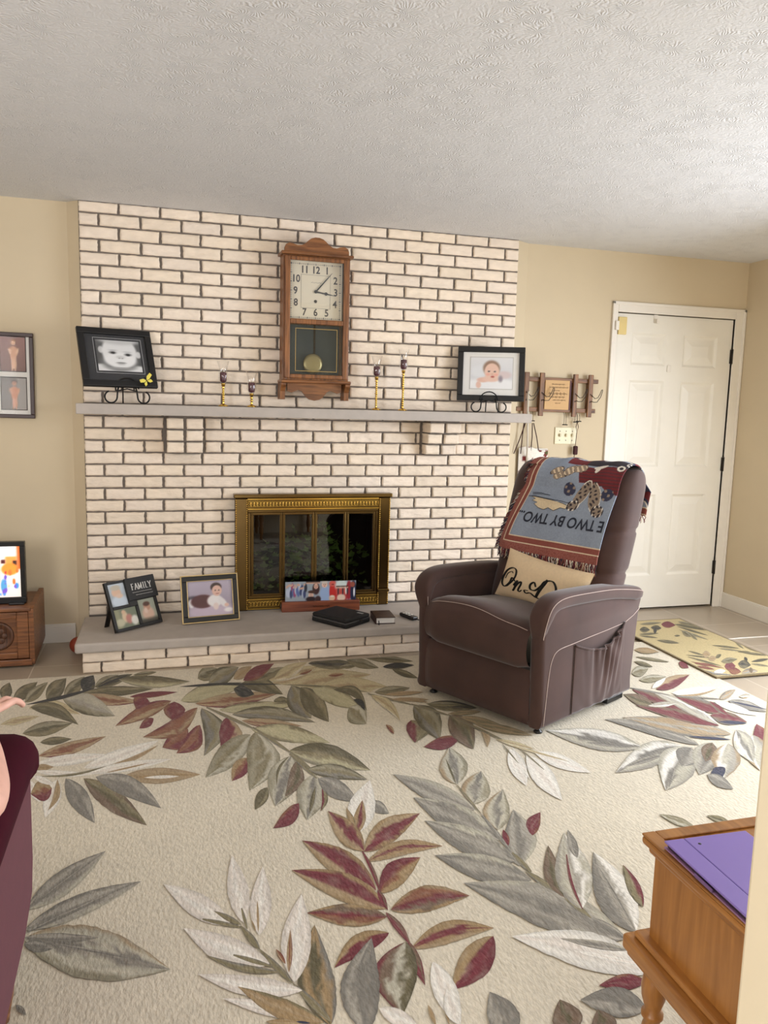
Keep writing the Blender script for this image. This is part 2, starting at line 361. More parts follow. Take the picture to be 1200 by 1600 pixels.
# ------------------------------------------------------------------ door in the back wall
dr = MB(); Y0 = WB+.012
xs = [0, .135, .43, .575, .872, 1]; zs = [0, .115, .40, .495, .785, .835, .94, 1]
X = lambda f: DX0+.003+(DX1-DX0-.006)*f
Z = lambda f: .016+(DZ-.016-.005)*f
def quad(mb, a, b, c, d): mb.add([a, b, c, d], [(0, 1, 2, 3)])
for i in range(5):
    for j in range(7):
        x0, x1, z0, z1 = X(xs[i]), X(xs[i+1]), Z(zs[j]), Z(zs[j+1])
        if i in (1, 3) and j in (1, 3, 5):
            prev = (x0, x1, z0, z1, Y0)
            for ins, dep in ((.016, .011), (.026, .011), (.062, .003), (.07, .001)):
                cur = (x0+ins, x1-ins, z0+ins, z1-ins, Y0+dep)
                P = lambda r: [(r[0], r[4], r[2]), (r[1], r[4], r[2]), (r[1], r[4], r[3]), (r[0], r[4], r[3])]
                a, b = P(prev), P(cur)
                for k in range(4): quad(dr, a[k], a[(k+1) % 4], b[(k+1) % 4], b[k])
                prev = cur
            quad(dr, *P(prev))
        else: quad(dr, (x0, Y0, z0), (x1, Y0, z0), (x1, Y0, z1), (x0, Y0, z1))
dr.box(X(0), X(1), Y0+.012, Y0+.04, Z(0), Z(1))
for a, b in (((X(0), Z(0)), (X(1), Z(0))), ((X(0), Z(1)), (X(1), Z(1))), ((X(0), Z(0)), (X(0), Z(1))), ((X(1), Z(0)), (X(1), Z(1)))):
    quad(dr, (a[0], Y0, a[1]), (b[0], Y0, b[1]), (b[0], Y0+.012, b[1]), (a[0], Y0+.012, a[1]))
door = structure(dr.build('door_1', M['door'], fix=True))
# black sheet behind the slab paints in the shade of the gap around it
structure(MB().box(DX0, DX1, Y0+.05, Y0+.07, 0, DZ).build('gap_shade', M['plastic']))
cs = MB()
def casing(poly): cs.prism(poly, WB-.012, WB+.02, 'y')
cx0, cx1, ct = 3.2928, 4.347, 2.1226
cs.box(cx0, DX0, WB-.010, WB+.02, 0, ct); cs.box(DX1, cx1, WB-.010, WB+.02, 0, ct); cs.box(DX0, DX1, WB-.010, WB+.02, DZ, ct)
cs.box(cx0, cx0+.016, WB-.018, WB, 0, ct); cs.box(cx1-.02, cx1, WB-.018, WB, 0, ct); cs.box(cx0, cx1, WB-.018, WB, ct-.02, ct)
structure(cs.build('trim_2', M['trim'], bevel=.004))
for k, z in enumerate((1.80, 1.045, .295)):
    h = MB(); h.box(DX1-.012, DX1+.006, Y0-.012, Y0, z-.048, z+.048); h.tube([(DX1-.001, Y0-.014, z-.05), (DX1-.001, Y0-.014, z+.05)], .007, 8)
    h.build('hinge', M['steel'], door)
hk = MB(); hk.box(3.622, 3.655, Y0-.004, Y0, 2.0, Z(1)+.004); hk.box(3.628, 3.65, Y0-.03, Y0-.006, 1.995, 2.0); hk.box(3.628, 3.65, Y0-.03, Y0-.026, 2.0, 2.022)
tag(hk.build('door_hook', M['trim'], bevel=.002), 'small white hook hung over the top edge of the white door', 'hook')
s1 = thing('door_sensor', 'yellowed alarm contact at the upper left corner of the white door', 'sensor', (3.36, Y0, 1.965))
MB().box(-.012, .052, -.014, 0, -.055, .06).build('magnet_case', mat('aged ivory plastic', (226, 204, 138), rough=.5), s1, bevel=.004)
MB().box(-.046, -.022, -.04, -.021, -.03, .03).build('switch_case', M['trim'], s1, bevel=.003)
pe = MB().box(3.752, 3.782, Y0-.008, Y0, 1.675, 1.722).build('door_viewer', M['trim'], bevel=.004)
tag(pe, 'small square white peephole cover in the middle of the white door', 'peephole')

# ------------------------------------------------------------------ masonry
CO = 0.06732; ZC = [.1667] + [.2258+CO*k for k in range(33)] + [CH]
CW = 2.565
HX0, HX1, HZ0, HZ1 = .86, 1.72, .20, .80            # hole behind the fireplace doors
def brick(mb, x0, x1, z0, z1, y, rough=1.0, ny=None, depth=.03):
    """one split-faced brick: an uneven front grid that turns back to the mortar along ragged edges"""
    ni = max(2, int((x1-x0)/.022)); us = [0, .0035/(x1-x0)]+[(i+.5)/ni for i in range(ni)]+[1-.0035/(x1-x0), 1]; vz = [0, .06, .22, .4, .6, .78, .94, 1]; nx = len(us)-1; nz = len(vz)-1; sd = random.random()*100
    tint = .93+.1*random.random(); warm = random.random()
    base = lin((242, 227, 211)); base = tuple(base[i]*tint*(1, .985+.015*warm, .93+.07*warm)[i] for i in range(3))
    vs = []; cc = []
    for j in range(nz+1):
        for i in range(nx+1):
            u, v = us[i], vz[j]; ex = min(u, 1-u)*(x1-x0); ez = min(v, 1-v)*(z1-z0)
            n1 = noise.noise(Vector((u*(x1-x0)*22+sd, v*(z1-z0)*30, sd))); n2 = noise.noise(Vector((u*(x1-x0)*70+sd, v*(z1-z0)*70, sd+9)))
            x = x0+(x1-x0)*u; z = z0+(z1-z0)*v
            if i in (0, nx): x += (.0042*n2 - .0012)*(1 if i == 0 else -1)*-1
            if j in (0, nz): z += .0026*n2
            pr = .0065*smoothstep(0, .0034, min(ex, ez)) + rough*(.0042*n1+.0040*n2)*smoothstep(0, .006, min(ex, ez))
            vs.append((x, y-pr, z)); cc.append(tuple(c*(1+.06*n1) for c in base))
    w = nx+1; fs = [(j*w+i, j*w+i+1, (j+1)*w+i+1, (j+1)*w+i) for j in range(nz) for i in range(nx)]
    ring = [i for i in range(w)] + [j*w+nx for j in range(1, nz+1)] + [nz*w+i for i in range(nx-1, -1, -1)] + [j*w for j in range(nz-1, 0, -1)]
    k0 = len(vs)
    for i in ring: p = vs[i]; vs.append((p[0], y+depth, p[2])); cc.append(base)
    n = len(ring)
    fs += [(ring[i], k0+i, k0+(i+1) % n, ring[(i+1) % n]) for i in range(n)]
    mb.add(vs, fs, 0, True, cc)
bm_ = MB(); g = .0046
CB = [(.4316, .6436), (1.9630, 2.182)]
for k in range(len(ZC)-1):
    z0, z1 = ZC[k]+g, ZC[k+1]-g
    top = len(ZC)-2-k
    if k == len(ZC)-2: z1 = CH-.004
    joints = [0.0] + [((.203 if top % 2 == 0 else .1005)+.2157*i) for i in range(12)]
    joints = [j for j in joints if j < CW-.03] + [CW]
    for a, b in zip(joints[:-1], joints[1:]):
        segs = [(a+(g if a > 0 else 0), b-(g if b < CW else 0))]
        cuts = []
        if z1 > HZ0 and z0 < HZ1-.02: cuts.append((HX0, HX1))
        if 1.10 < (z0+z1)/2 < 1.302: cuts += [(c0-.004, c1+.004) for c0, c1 in CB]
        for c0, c1 in cuts:
            ns = []
            for p, q in segs:
                if q <= c0 or p >= c1: ns.append((p, q))
                else:
                    if p < c0-.012: ns.append((p, c0-g))
                    if q > c1+.012: ns.append((c1+g, q))
            segs = ns
        for p, q in segs:
            if q-p > .012: brick(bm_, p+random.uniform(0, .0015), q-random.uniform(0, .0015), z0, z1, 0.0)
mo = [(0, HX0, .004, .34, 0, CH), (HX1, CW, .004, .34, 0, CH), (HX0, HX1, .004, .34, HZ1, CH), (HX0, HX1, .004, .34, 0, HZ0)]
mm = MB()
for b in mo: mm.box(*b)
ch = structure(mm.build('wall_chimney', M['mortar']))
bo = bm_.build('brick_facing', M['brick'], ch); bo['kind'] = 'structure'

# hearth: two courses of brick under a stone slab
he = thing('raised_hearth', 'low raised hearth of cream brick under a long grey stone slab', 'hearth', (0, 0, 0))
HXE = 2.6
hb = MB()
for z0, z1, off in ((.001, .052, .0995), (.057, .1115, .2049)):
    js = [.004] + [off+.2157*i for i in range(13) if off+.2157*i < HXE-.06] + [HXE-.03]
    for a, b in zip(js[:-1], js[1:]): brick(hb, a+.004, b-.004, z0, z1, -.505, .9)
hb.build('brick_base', M['brick'], he)
MB().box(.012, HXE-.035, -.494, -.02, 0, .1138).build('mortar_core', M['mortar'], he)
MB().box(-.024, HXE, -.5435, -.012, .1138, .1667).build('stone_slab', M['stone'], he, bevel=.012, bseg=3)

# mantel shelf with two brick brackets
ms = thing('mantel_shelf', 'long grey stone mantel shelf across the brick chimney', 'mantel', (0, 0, 1.314))
MB().box(-.016, 2.589, -.25, -.001, 0, .0559).build('shelf_slab', M['stone'], ms, bevel=.004)
for (c0, c1), pro in zip(CB, ((.13, .105, .08), (.13, .095, .055))):
    cb = MB(); zt = 1.302
    mid = (c0+c1)/2
    for r in range(3):
        z1 = zt-CO*r-.004; z0 = z1-CO+.010; p = pro[r]; gg = .007
        for a, b in ((c0+gg, mid-gg), (mid+gg, c1-gg)):
            brick(cb, a, b, z0, z1, -p, 1.3, depth=p+.01)
    o = cb.build('bracket', [M['brick']], ms, loc=(0, 0, -1.3125))
    mc = MB()
    for r in range(3): mc.box(c0+.016, c1-.016, -pro[r]+.008, .012, zt-CO*(r+1), zt-CO*r+(.0105 if r == 0 else 0))
    mc.build('bracket_mortar', M['mortar'], ms, loc=(0, 0, -1.3125))

# ------------------------------------------------------------------ fireplace doors (brass) and what is behind them
fp = thing('fireplace_insert', 'brass fireplace surround with four dark glass folding doors', 'fireplace', (.8125, -.006, .1675))
FW_, FH = .95, .70
fb = MB()
fb.box(.05, .06, .02, .33, .04, .63); fb.box(.895, .905, .02, .33, .04, .63); fb.box(.05, .905, .32, .33, .04, .63); fb.box(.05, .905, .02, .33, .035, .045); fb.box(.05, .905, .02, .33, .625, .632)
fb.build('firebox', mat('sooty firebox', (26, 23, 21), rough=.9, var=.3, nscale=10), fp)
# two side columns with beaded edges, lintel, top lip
for x0 in (.004, .872):
    c = MB(); c.box(x0, x0+.074, -.055, 0, 0, FH-.025)
    col_ = c.build('side_column', M['antique'], fp, bevel=.006)
    bd = MB()
    for k in range(52):
        z = .012+k*.0128
        for xx in (x0+.006, x0+.068): bd.ball((xx, -.056, z), .0042, .0042, .0055, 6, 4)
    bd.build('bead_row', M['brass'], col_)
MB().box(-.004, FW_+.004, -.07, 0, FH-.024, FH).build('top_lip', M['antique'], fp, bevel=.005)
def fret(z0, z1, name):
    f = MB(); f.box(.078, .872, -.045, 0, z0, z1)
    o = f.build(name, M['antique_dark'], fp)
    q = MB(); h = z1-z0; q.box(.078, .872, -.05, -.045, z0, z0+h*.14); q.box(.078, .872, -.05, -.045, z1-h*.14, z1)
    q.box(.078, .872, -.0485, -.045, z0+h*.22, z0+h*.26); q.box(.078, .872, -.0485, -.045, z1-h*.26, z1-h*.22)
    n = 42; w = (.872-.078)/n; zc = (z0+z1)/2; a = h*.22
    for k in range(n):
        xc = .078+w*(k+.5)
        q.tube([(xc+w*.42*math.cos(t*PI/4), -.047, zc+a*math.sin(t*PI/4)) for t in range(8)], .0024, 4, closed=True)
        q.box(xc-.0014, xc+.0014, -.048, -.045, zc-a*.6, zc+a*.6); q.box(xc+w*.5-.002, xc+w*.5+.002, -.0485, -.045, zc-a, zc+a)
    q.build('fretwork', M['brass'], o)
fret(.605, .672, 'upper_grille'); fret(.004, .070, 'lower_grille')
fr2 = MB(); 
for b in ((.078, .872, .588, .605), (.078, .872, .070, .086), (.078, .096, .086, .588), (.854, .872, .086, .588)): fr2.box(b[0], b[1], -.05, -.01, b[2], b[3])
fr2.build('door_frame', M['antique'], fp, bevel=.004)
dxs = [.096, .2815, .4745, .670, .854]
for k in range(4):
    x0, x1 = dxs[k]+.001, dxs[k+1]-.001; w = .0155
    d = MB()
    for b in ((x0, x1, .574, .588), (x0, x1, .086, .098), (x0, x0+w, .098, .574), (x1-w, x1, .098, .574)): d.box(b[0], b[1], -.046, -.030, b[2], b[3])
    for b in ((x0+w*.35, x0+w*.65), (x1-w*.65, x1-w*.35)): d.box(b[0], b[1], -.049, -.046, .09, .584)
    o = d.build('glass_door', M['antique'], fp, bevel=.002)
    MB().box(x0+w, x1-w, -.040, -.036, .098, .574).build('glass_panel', M['pane'], o)
lk = MB(); lk.box(.872, .946, -.075, -.055, .085, .105); lk.build('damper_latch', M['antique'], fp, bevel=.004)
# ivy kept in the unused firebox
iv = thing('ivy_plant', 'green ivy in a dark basket behind the fireplace glass', 'plant', (1.29, .16, .215))
leafm = mat('ivy leaf', (136, 176, 88), rough=.45, var=.3, nscale=20)
MB().lathe([(.001, 0), (.09, 0), (.12, .12), (.125, .13), (.11, .13), (.10, .11), (.001, .11)], 20).build('basket', mat('dark basket', (48, 34, 24), rough=.8, bump=.5, bscale=90), iv)
fo = MB(); random.seed(21)
for k in range(300):
    a = random.uniform(0, 2*PI); rr = random.random()**.6
    p = Vector((.38*rr*math.cos(a), .075*rr*math.sin(a)-.06, .04+.46*random.random()*(1-.5*rr))); s = random.uniform(.020, .040)
    q = Matrix.Rotation(random.uniform(0, 6), 3, 'Z') @ Matrix.Rotation(random.uniform(.3, 1.5), 3, 'X')
    sh_ = [(0, 0, 0), (.55, .1, .08), (.75, .55, .05), (.3, .7, 0), (0, 1.3, -.12), (-.3, .7, 0), (-.75, .55, .05), (-.55, .1, .08), (0, .5, -.04)]
    fo.add([p+q @ Vector(c)*s for c in sh_], [(0, 1, 8), (1, 2, 8), (2, 3, 8), (3, 4, 8), (4, 5, 8), (5, 6, 8), (6, 7, 8), (7, 0, 8)], 0, True)
o = fo.build('foliage', leafm, iv, fix=False)
st = MB()
for k in range(9):
    a = k*.7; st.tube([(0, 0, .1), (.12*math.cos(a), .05*math.sin(a), .22), (.28*math.cos(a), .08*math.sin(a), .16)], .003, 5)
st.build('stem', mat('ivy stem', (60, 66, 36), rough=.6), iv)
random.seed(11)
# ================================================================== leaf patterned rug
K = {k: lin(c) for k, c in dict(bg=(208, 198, 178), olive=(126, 116, 86), olivedk=(92, 84, 58), ink=(42, 40, 36), pale=(176, 168, 134), greyol=(146, 139, 116), greylt=(178, 172, 154), greydk=(122, 117, 108),
     grey=(156, 150, 138), white=(224, 219, 209), pinkw=(216, 207, 196), tan=(162, 140, 108), tanpale=(188, 174, 136), rust=(128, 82, 58), maroon=(108, 40, 48), brown=(112, 92, 74), navy=(52, 54, 74), gold=(152, 127, 90), stem=(128, 120, 98)).items()}
# five colours across a leaf, from its left edge through the vein to its right edge
SC = dict(
 olive='olive greyol olivedk olive olive', olivedk='olivedk olive olivedk olivedk olivedk', ink='ink ink ink ink olivedk', inkol='ink olivedk ink olivedk olive',
 pale='olive pale pale pale olive', greyol='greyol greylt olive greyol olive', greyoldk='olivedk greyol olive greydk olivedk', greylt='greylt greylt grey greyol olivedk', greylt2='greyol greylt greydk greylt greyol',
 greydk='greydk grey greydk greydk greydk', grey='greydk grey greydk grey greylt', greyD='greydk greydk grey greydk greylt', greyw='grey greylt grey white greylt', greywt='grey greylt greydk white greylt',
 white='white white pinkw white white', pinkw='pinkw pinkw white pinkw pinkw', tan='tan tan gold tan tan', tanp='tanpale tanpale tan tanpale bg', tanol='olive tan olive tan olive', gold='gold gold tan gold olive',
 rust='rust tan rust rust maroon', rustm='rust maroon rust rust maroon', rustl='tan tan rust tan maroon', maroon='maroon maroon maroon maroon rust', brown='brown brown olivedk brown brown', brownol='brown olive olivedk brown brown',
 mv='gold tan maroon maroon gold', mv2='gold gold maroon gold tan', mv3='gold rust maroon brown gold', mart='maroon maroon maroon gold gold', tanmar='tan tan maroon maroon maroon', martan='maroon maroon rust gold gold', olmar='olivedk olive olive maroon maroon',
 marol='olivedk olivedk greylt brown maroon', greytan='olivedk gold olivedk gold greydk', greytan2='tan greylt greydk greylt greyol', halfol='olivedk olivedk olive pale greyol', tangrey='tan grey greylt white tan', tangrey2='greydk tan grey tan grey',
 navy='navy navy navy navy navy', brownmar='brown maroon maroon brown greydk', greyL='greydk greydk grey white white', stem='stem olive olive stem greydk', stemm='maroon brown maroon maroon maroon', faint='bg tanp bg tanp bg'.replace('tanp', 'tanpale'))
SC = {k: [K[x] for x in v.split()] for k, v in SC.items()}
CR = dict(A=(0, 1020, 4), B=(280, 1010, 4), C=(280, 1130, 4), D=(430, 1220, 4), E=(430, 1400, 4), G=(610, 1160, 4), H=(720, 1300, 4), I=(700, 1440, 4), J=(560, 1020, 4), K=(840, 1080, 4),
          L=(980, 960, 5.4545), M=(0, 1320, 4), N=(240, 1320, 4), O=(120, 1040, 4), P=(0, 1110, 4.2857), Q=(400, 1020, 3.3333), X=(0, 0, 1))
# sheet, base x, base y, tip x, tip y, width, bend, colours
LEAVES = '''
B 580 230 1050 130 70 0 tanp|B 700 240 1200 175 90 0 tanp|B 870 255 1300 250 90 0 tanp|B 520 215 900 120 50 0 tanp
A 20 290 60 185 55 0 olivedk|A 80 300 235 182 55 0 olivedk|A 155 310 300 182 50 0 olive|A 290 290 415 158 72 0 olivedk|A 400 285 530 148 60 0 olive|A 520 240 585 140 66 0 ink|A 590 215 740 138 45 0 olive|A 610 215 830 132 38 0 inkol
A 740 165 1190 180 55 10 halfol|A 830 140 980 120 20 0 olive|A 180 345 500 385 55 -30 tanp|A 500 255 960 225 46 0 olivedk|A 810 275 1110 245 26 0 maroon|A 460 265 890 305 50 10 rustl|A 390 285 720 395 92 -14 greylt|A 190 340 490 450 62 -36 olivedk
A 0 450 250 395 36 0 tanp|A 140 505 455 438 62 0 olive|A 250 560 450 538 36 0 olivedk|A 240 645 665 521 56 8 rustl|A 160 325 600 218 16 8 ink|A 600 218 800 138 10 0 ink
P 230 360 740 295 62 0 white|P 225 385 360 378 38 0 tan|P 560 385 1065 200 80 10 white|P 640 400 1062 232 26 22 tan|P 590 420 1150 325 55 0 white|P 700 420 1000 352 10 0 tan|P 230 405 640 425 34 10 white|P 260 440 720 370 14 24 olive
O 285 695 775 680 84 0 tan|O 420 700 640 692 16 0 white|P 560 455 985 770 120 0 brownol|P 640 445 1080 655 115 -36 greydk|P 440 455 635 755 115 0 greydk|P 390 460 300 720 95 0 white|P 385 460 320 672 36 -26 tan|P 200 470 270 615 60 10 white|P 348 520 205 560 120 0 martan|P 220 440 370 500 36 0 white
O 440 205 380 292 115 0 maroon|O 480 330 390 393 46 0 maroon|O 610 225 610 350 112 0 maroon|O 590 220 240 378 72 6 rust|O 695 395 535 512 104 -20 rustm|O 755 262 412 447 88 -44 rust|O 770 370 622 548 92 -36 rustm
O 780 265 795 565 118 -78 greyoldk|O 940 320 905 540 120 -40 tanmar|O 1085 430 803 700 125 0 greyol|O 1065 575 970 722 84 0 martan|C 480 50 440 422 175 -66 greyol
B 10 340 395 250 78 -14 pale|B 100 358 632 288 64 8 rustl|B 340 265 470 300 56 0 ink|B 390 230 650 300 68 -22 olivedk|B 590 340 705 350 46 0 olivedk|B 250 398 745 363 54 0 pale|B 330 425 852 475 64 -30 greyoldk|B 390 463 768 497 44 4 rustl
B 450 518 945 603 80 -14 pale|B 690 650 1197 775 108 -24 halfol|B 170 380 470 515 15 0 stem|B 460 505 700 665 17 0 stem|B 690 655 860 805 19 0 stem
B 115 200 238 138 62 0 olive|B 185 228 372 128 78 0 greyoldk|B 340 205 455 122 48 0 tan|B 465 215 665 128 46 0 olive|B 400 213 592 104 56 0 maroon|B 590 208 800 98 60 0 tanp|B 750 175 832 145 16 0 rust|B 930 182 1030 172 16 0 rust
B 805 106 1130 116 46 0 inkol|B 1000 128 1110 120 22 0 olive|Q 470 36 640 78 40 0 olive|Q 560 22 820 44 30 0 olive|Q 660 72 825 64 26 0 ink|Q 710 86 845 132 26 0 olivedk|B 0 252 400 226 12 0 ink|B 170 238 640 236 10 0 ink|B 640 238 1200 288 10 -10 olive
B 700 245 826 450 104 14 greyoldk|B 760 255 936 472 96 0 olivedk|B 830 262 1142 392 80 -10 pale|B 965 270 1172 400 46 -58 olivedk|B 1062 378 1170 483 96 0 greyol|B 1090 330 1160 402 28 -16 ink
C 700 205 600 520 168 0 greylt2|C 552 400 474 541 62 0 olivedk|C 735 235 660 460 84 -34 brown|C 690 205 610 390 14 30 olivedk|C 850 320 800 605 156 0 greylt2|C 850 400 815 560 22 0 olivedk|C 748 500 588 656 76 -20 maroon|C 895 400 884 552 32 -22 olmar|C 800 288 1178 352 76 -16 greyoldk
C 865 345 1120 490 96 0 greydk|D 590 130 712 205 66 0 greydk|D 515 325 592 -4 150 -10 white|D 515 328 545 120 66 0 mv2|D 500 300 445 168 34 0 gold|C 690 190 860 345 18 0 stem
D 555 440 330 188 124 0 mv|D 555 442 905 203 134 -24 mv|D 655 700 908 478 136 -26 martan|D 575 503 1050 408 84 -40 mv2|D 632 684 168 373 152 20 mv|D 702 798 102 558 152 24 mv|D 723 805 1216 718 142 -30 mv3
E 700 130 198 104 126 0 mv3|E 712 230 370 448 116 38 mart|E 855 325 1368 200 124 -44 mv2|E 1364 250 1104 588 180 -10 mart|D 545 440 655 690 22 -10 stemm|D 640 680 705 810 34 0 stemm|E 690 100 850 310 44 -8 stemm|E 830 280 938 560 58 0 stemm
E 815 285 795 748 240 58 marol|E 565 860 602 262 215 -52 greydk|E 345 810 245 180 200 -44 greytan|E 985 410 1160 820 130 0 white|E 955 680 1005 810 26 0 tan|E 1060 690 1090 810 14 0 tan|E 650 700 910 830 90 0 pinkw
N 480 500 60 245 130 0 pinkw|N 565 490 488 65 118 0 pinkw|N 660 565 682 135 118 0 pinkw|N 655 550 648 345 14 0 tan|N 640 540 612 470 10 0 gold|N 880 860 925 305 165 -10 pinkw|N 845 800 855 528 32 0 rustl|N 825 745 765 652 26 0 rust|N 1115 1110 860 855 44 0 stem|N 875 870 650 640 36 0 stem|N 665 655 540 500 40 0 stem
N 545 515 305 464 24 0 stem|N 550 500 375 412 32 0 stem|N 585 525 550 395 18 0 stem|N 725 745 185 520 155 -24 pinkw|N 790 795 322 688 44 -26 stem|N 740 760 498 688 26 0 stem|N 930 910 275 808 115 -24 pinkw|N 980 1080 430 960 80 0 pinkw|N 1065 1112 525 885 112 -20 gold|N 700 1105 1010 1125 44 0 gold|N 890 1105 980 1115 14 0 navy
M 165 405 662 38 125 0 grey|M 150 420 620 60 12 0 greydk|M 150 535 885 227 118 -10 grey|M 150 555 720 290 26 0 greydk|M 150 590 1066 778 290 0 greytan2|M 150 580 620 580 60 6 greydk|M 300 610 880 718 18 0 greydk|M 100 1000 165 1064 34 0 greydk|M 150 620 330 650 70 0 greydk
G 418 262 368 28 156 0 greytan2|G 410 260 345 100 12 0 olivedk|G 512 388 566 178 158 0 greytan2|G 672 548 702 292 145 -22 greytan2|G 805 772 768 418 178 26 grey|G 886 582 938 435 78 -20 maroon|G 738 645 704 543 36 0 maroon|G 530 422 16 198 112 0 grey|G 682 612 143 343 156 0 greyD|G 785 745 213 488 146 0 greyD|G 882 862 278 704 146 0 greyD
G 415 265 565 445 13 0 stem|G 560 440 765 695 23 0 greydk|G 760 690 880 810 30 0 stem|H 1030 672 18 318 235 34 grey|H 400 240 650 405 32 0 stem|H 640 400 825 545 36 0 stem|H 815 535 1050 672 42 0 greydk|H 655 412 545 82 98 -26 brown|H 755 482 645 5 200 0 greyw|H 760 480 660 140 18 -20 stemm|G 1168 722 1108 545 52 0 greydk
H 1095 625 828 122 205 -10 greyL|H 1095 620 850 200 16 0 greydk|H 1140 470 1013 203 74 0 olmar|H 1200 880 318 652 200 34 white|H 1060 740 620 665 46 0 grey|H 1190 840 700 740 30 0 white|I 1240 372 944 398 88 8 maroon|I 1240 545 826 488 165 18 greydk|I 420 725 260 438 172 0 greydk|I 785 705 698 486 165 0 brown|I 1010 725 934 548 140 0 brown|I 60 640 -10 420 90 0 white
J 330 420 355 562 128 -42 olmar|J 345 330 510 545 118 -26 greyoldk|J 632 532 410 587 66 -6 maroon|J 570 390 720 602 120 -14 brownol|J 768 478 806 592 34 -18 tan|J 60 255 330 322 11 0 stem|J 330 320 560 388 12 0 stem|J 560 385 960 572 12 0 stem|J 430 320 745 345 52 0 inkol|J 420 318 650 325 22 0 olive|J 560 380 770 368 26 0 tanol|J 640 400 910 460 40 0 tanol|J 720 440 1095 516 42 0 tanol|J 860 540 1100 602 26 0 tanp
J 100 246 322 218 42 0 olive|J 160 262 405 245 22 0 tan|J 200 290 442 292 20 0 tan|J 80 265 262 425 48 -24 tanp|J 172 448 222 508 22 -6 rust|J 250 280 440 310 14 0 tan
G 745 40 852 272 92 0 white|G 850 80 1074 362 112 0 white|G 900 60 1255 190 74 0 white|G 700 10 800 130 8 0 stem|G 800 30 960 170 9 0 stem|G 720 10 1120 120 12 0 tanp|J 960 585 1075 795 16 0 white
K 655 350 55 245 112 0 greywt|K 600 352 300 320 20 0 greydk|K 905 345 486 510 136 26 greywt|K 800 395 560 470 22 0 greydk|K 965 350 800 620 208 24 greywt|K 960 352 900 470 130 0 greydk|K 860 470 820 605 16 0 greydk|K 1092 320 1010 522 158 0 grey|K 1090 322 1050 440 90 0 brown|K 1190 325 1165 548 160 0 tangrey|K 1110 475 1150 548 90 0 navy|K 1060 520 1225 612 62 0 greydk
K 1010 335 418 175 74 26 greyD|K 1180 298 530 163 86 14 tangrey2|K 940 282 1210 302 14 0 navy|K 1210 268 822 208 62 0 tangrey2|K 1135 215 612 88 66 10 brownmar|K 905 118 590 -12 62 6 brownmar|K 1132 208 710 0 52 12 greyw|K 1182 142 858 33 62 6 brownmar|K 722 86 538 18 58 0 brownol|K 1080 150 1310 192 70 0 brownmar|K 1130 190 1310 200 18 0 navy|K 690 90 870 75 30 0 greyw
L 248 636 532 513 88 0 tanmar|L 210 630 330 540 40 0 white|L 0 620 390 692 14 0 greydk|L 380 688 810 722 14 0 greydk|L 380 670 760 622 62 10 white|L 420 688 765 635 14 22 tan|L 790 722 925 640 52 0 tangrey2|L 860 735 1195 830 62 -6 greydk|L 868 738 1205 812 12 0 navy|L 740 742 1110 862 54 0 white|L 700 740 860 860 40 0 brownmar|L 40 505 182 460 78 0 greyol|L 105 560 335 530 56 0 greyol|L 60 300 275 320 46 0 gold|L 60 400 218 446 30 0 olivedk|L 70 360 362 405 22 0 olive|L 440 408 524 456 46 0 maroon|L 955 700 1055 690 30 0 tangrey
X 1085 1292 1030 1272 11 0 greyol|X 1140 1285 1104 1274 9 0 olive|X 1198 1172 1182 1131 24 0 maroon|X 1176 1148 1188 1204 32 0 tangrey|X 1150 1140 1178 1192 26 0 greywt
'''
MATLEAVES = '''
L 290 84 412 92 48 0 maroon|L 200 112 292 118 38 0 inkol|L 400 85 702 136 32 -8 olivedk|L 420 100 692 180 15 0 olivedk|L 440 130 692 216 15 0 olive|L 430 62 612 100 26 0 olive|L 105 84 292 70 22 0 olive|L 105 130 195 132 42 0 inkol|L 100 180 262 200 13 0 olivedk|L 250 220 446 245 24 0 olivedk|L 400 182 452 180 14 0 olivedk|L 465 140 545 190 38 0 olive|L 100 170 270 160 16 0 olivedk|L 240 110 235 165 24 0 ink|L 520 150 600 220 22 0 olive
L 662 352 518 310 13 0 olivedk|L 720 372 500 345 11 0 olivedk|L 810 442 510 360 14 0 olivedk|L 830 458 540 402 12 0 rustm|L 640 340 712 340 50 0 tan|L 750 372 802 340 26 0 olivedk|L 690 380 760 372 40 0 tan|L 830 442 925 440 66 0 maroon|L 865 475 972 490 52 0 rustm|L 945 420 1055 432 62 0 inkol|L 1000 362 1022 400 22 0 ink|L 975 500 1115 480 54 0 tangrey2|L 800 402 942 380 42 0 olive|L 960 290 718 262 15 0 olivedk|L 980 312 780 290 11 0 olive|L 1050 320 938 318 13 0 olivedk|L 960 320 1205 350 17 0 olivedk|L 1165 330 1000 274 17 0 olivedk|L 920 235 992 290 15 0 olive|L 1210 378 1058 402 22 0 inkol|L 1210 442 1058 420 16 0 olive|L 575 415 762 440 20 0 rustm|L 590 440 745 468 18 0 rustm|L 840 480 738 492 32 0 white|L 555 470 745 535 15 0 greyw|L 620 470 800 520 14 0 greydk|L 1050 450 1060 500 30 0 brown|L 700 500 900 515 12 0 greydk
'''
WS = dict(A=1.42, B=1.38, O=1.2, Q=1.3, J=1.25, C=1.2, P=1.2, K=1.15, L=1.18)
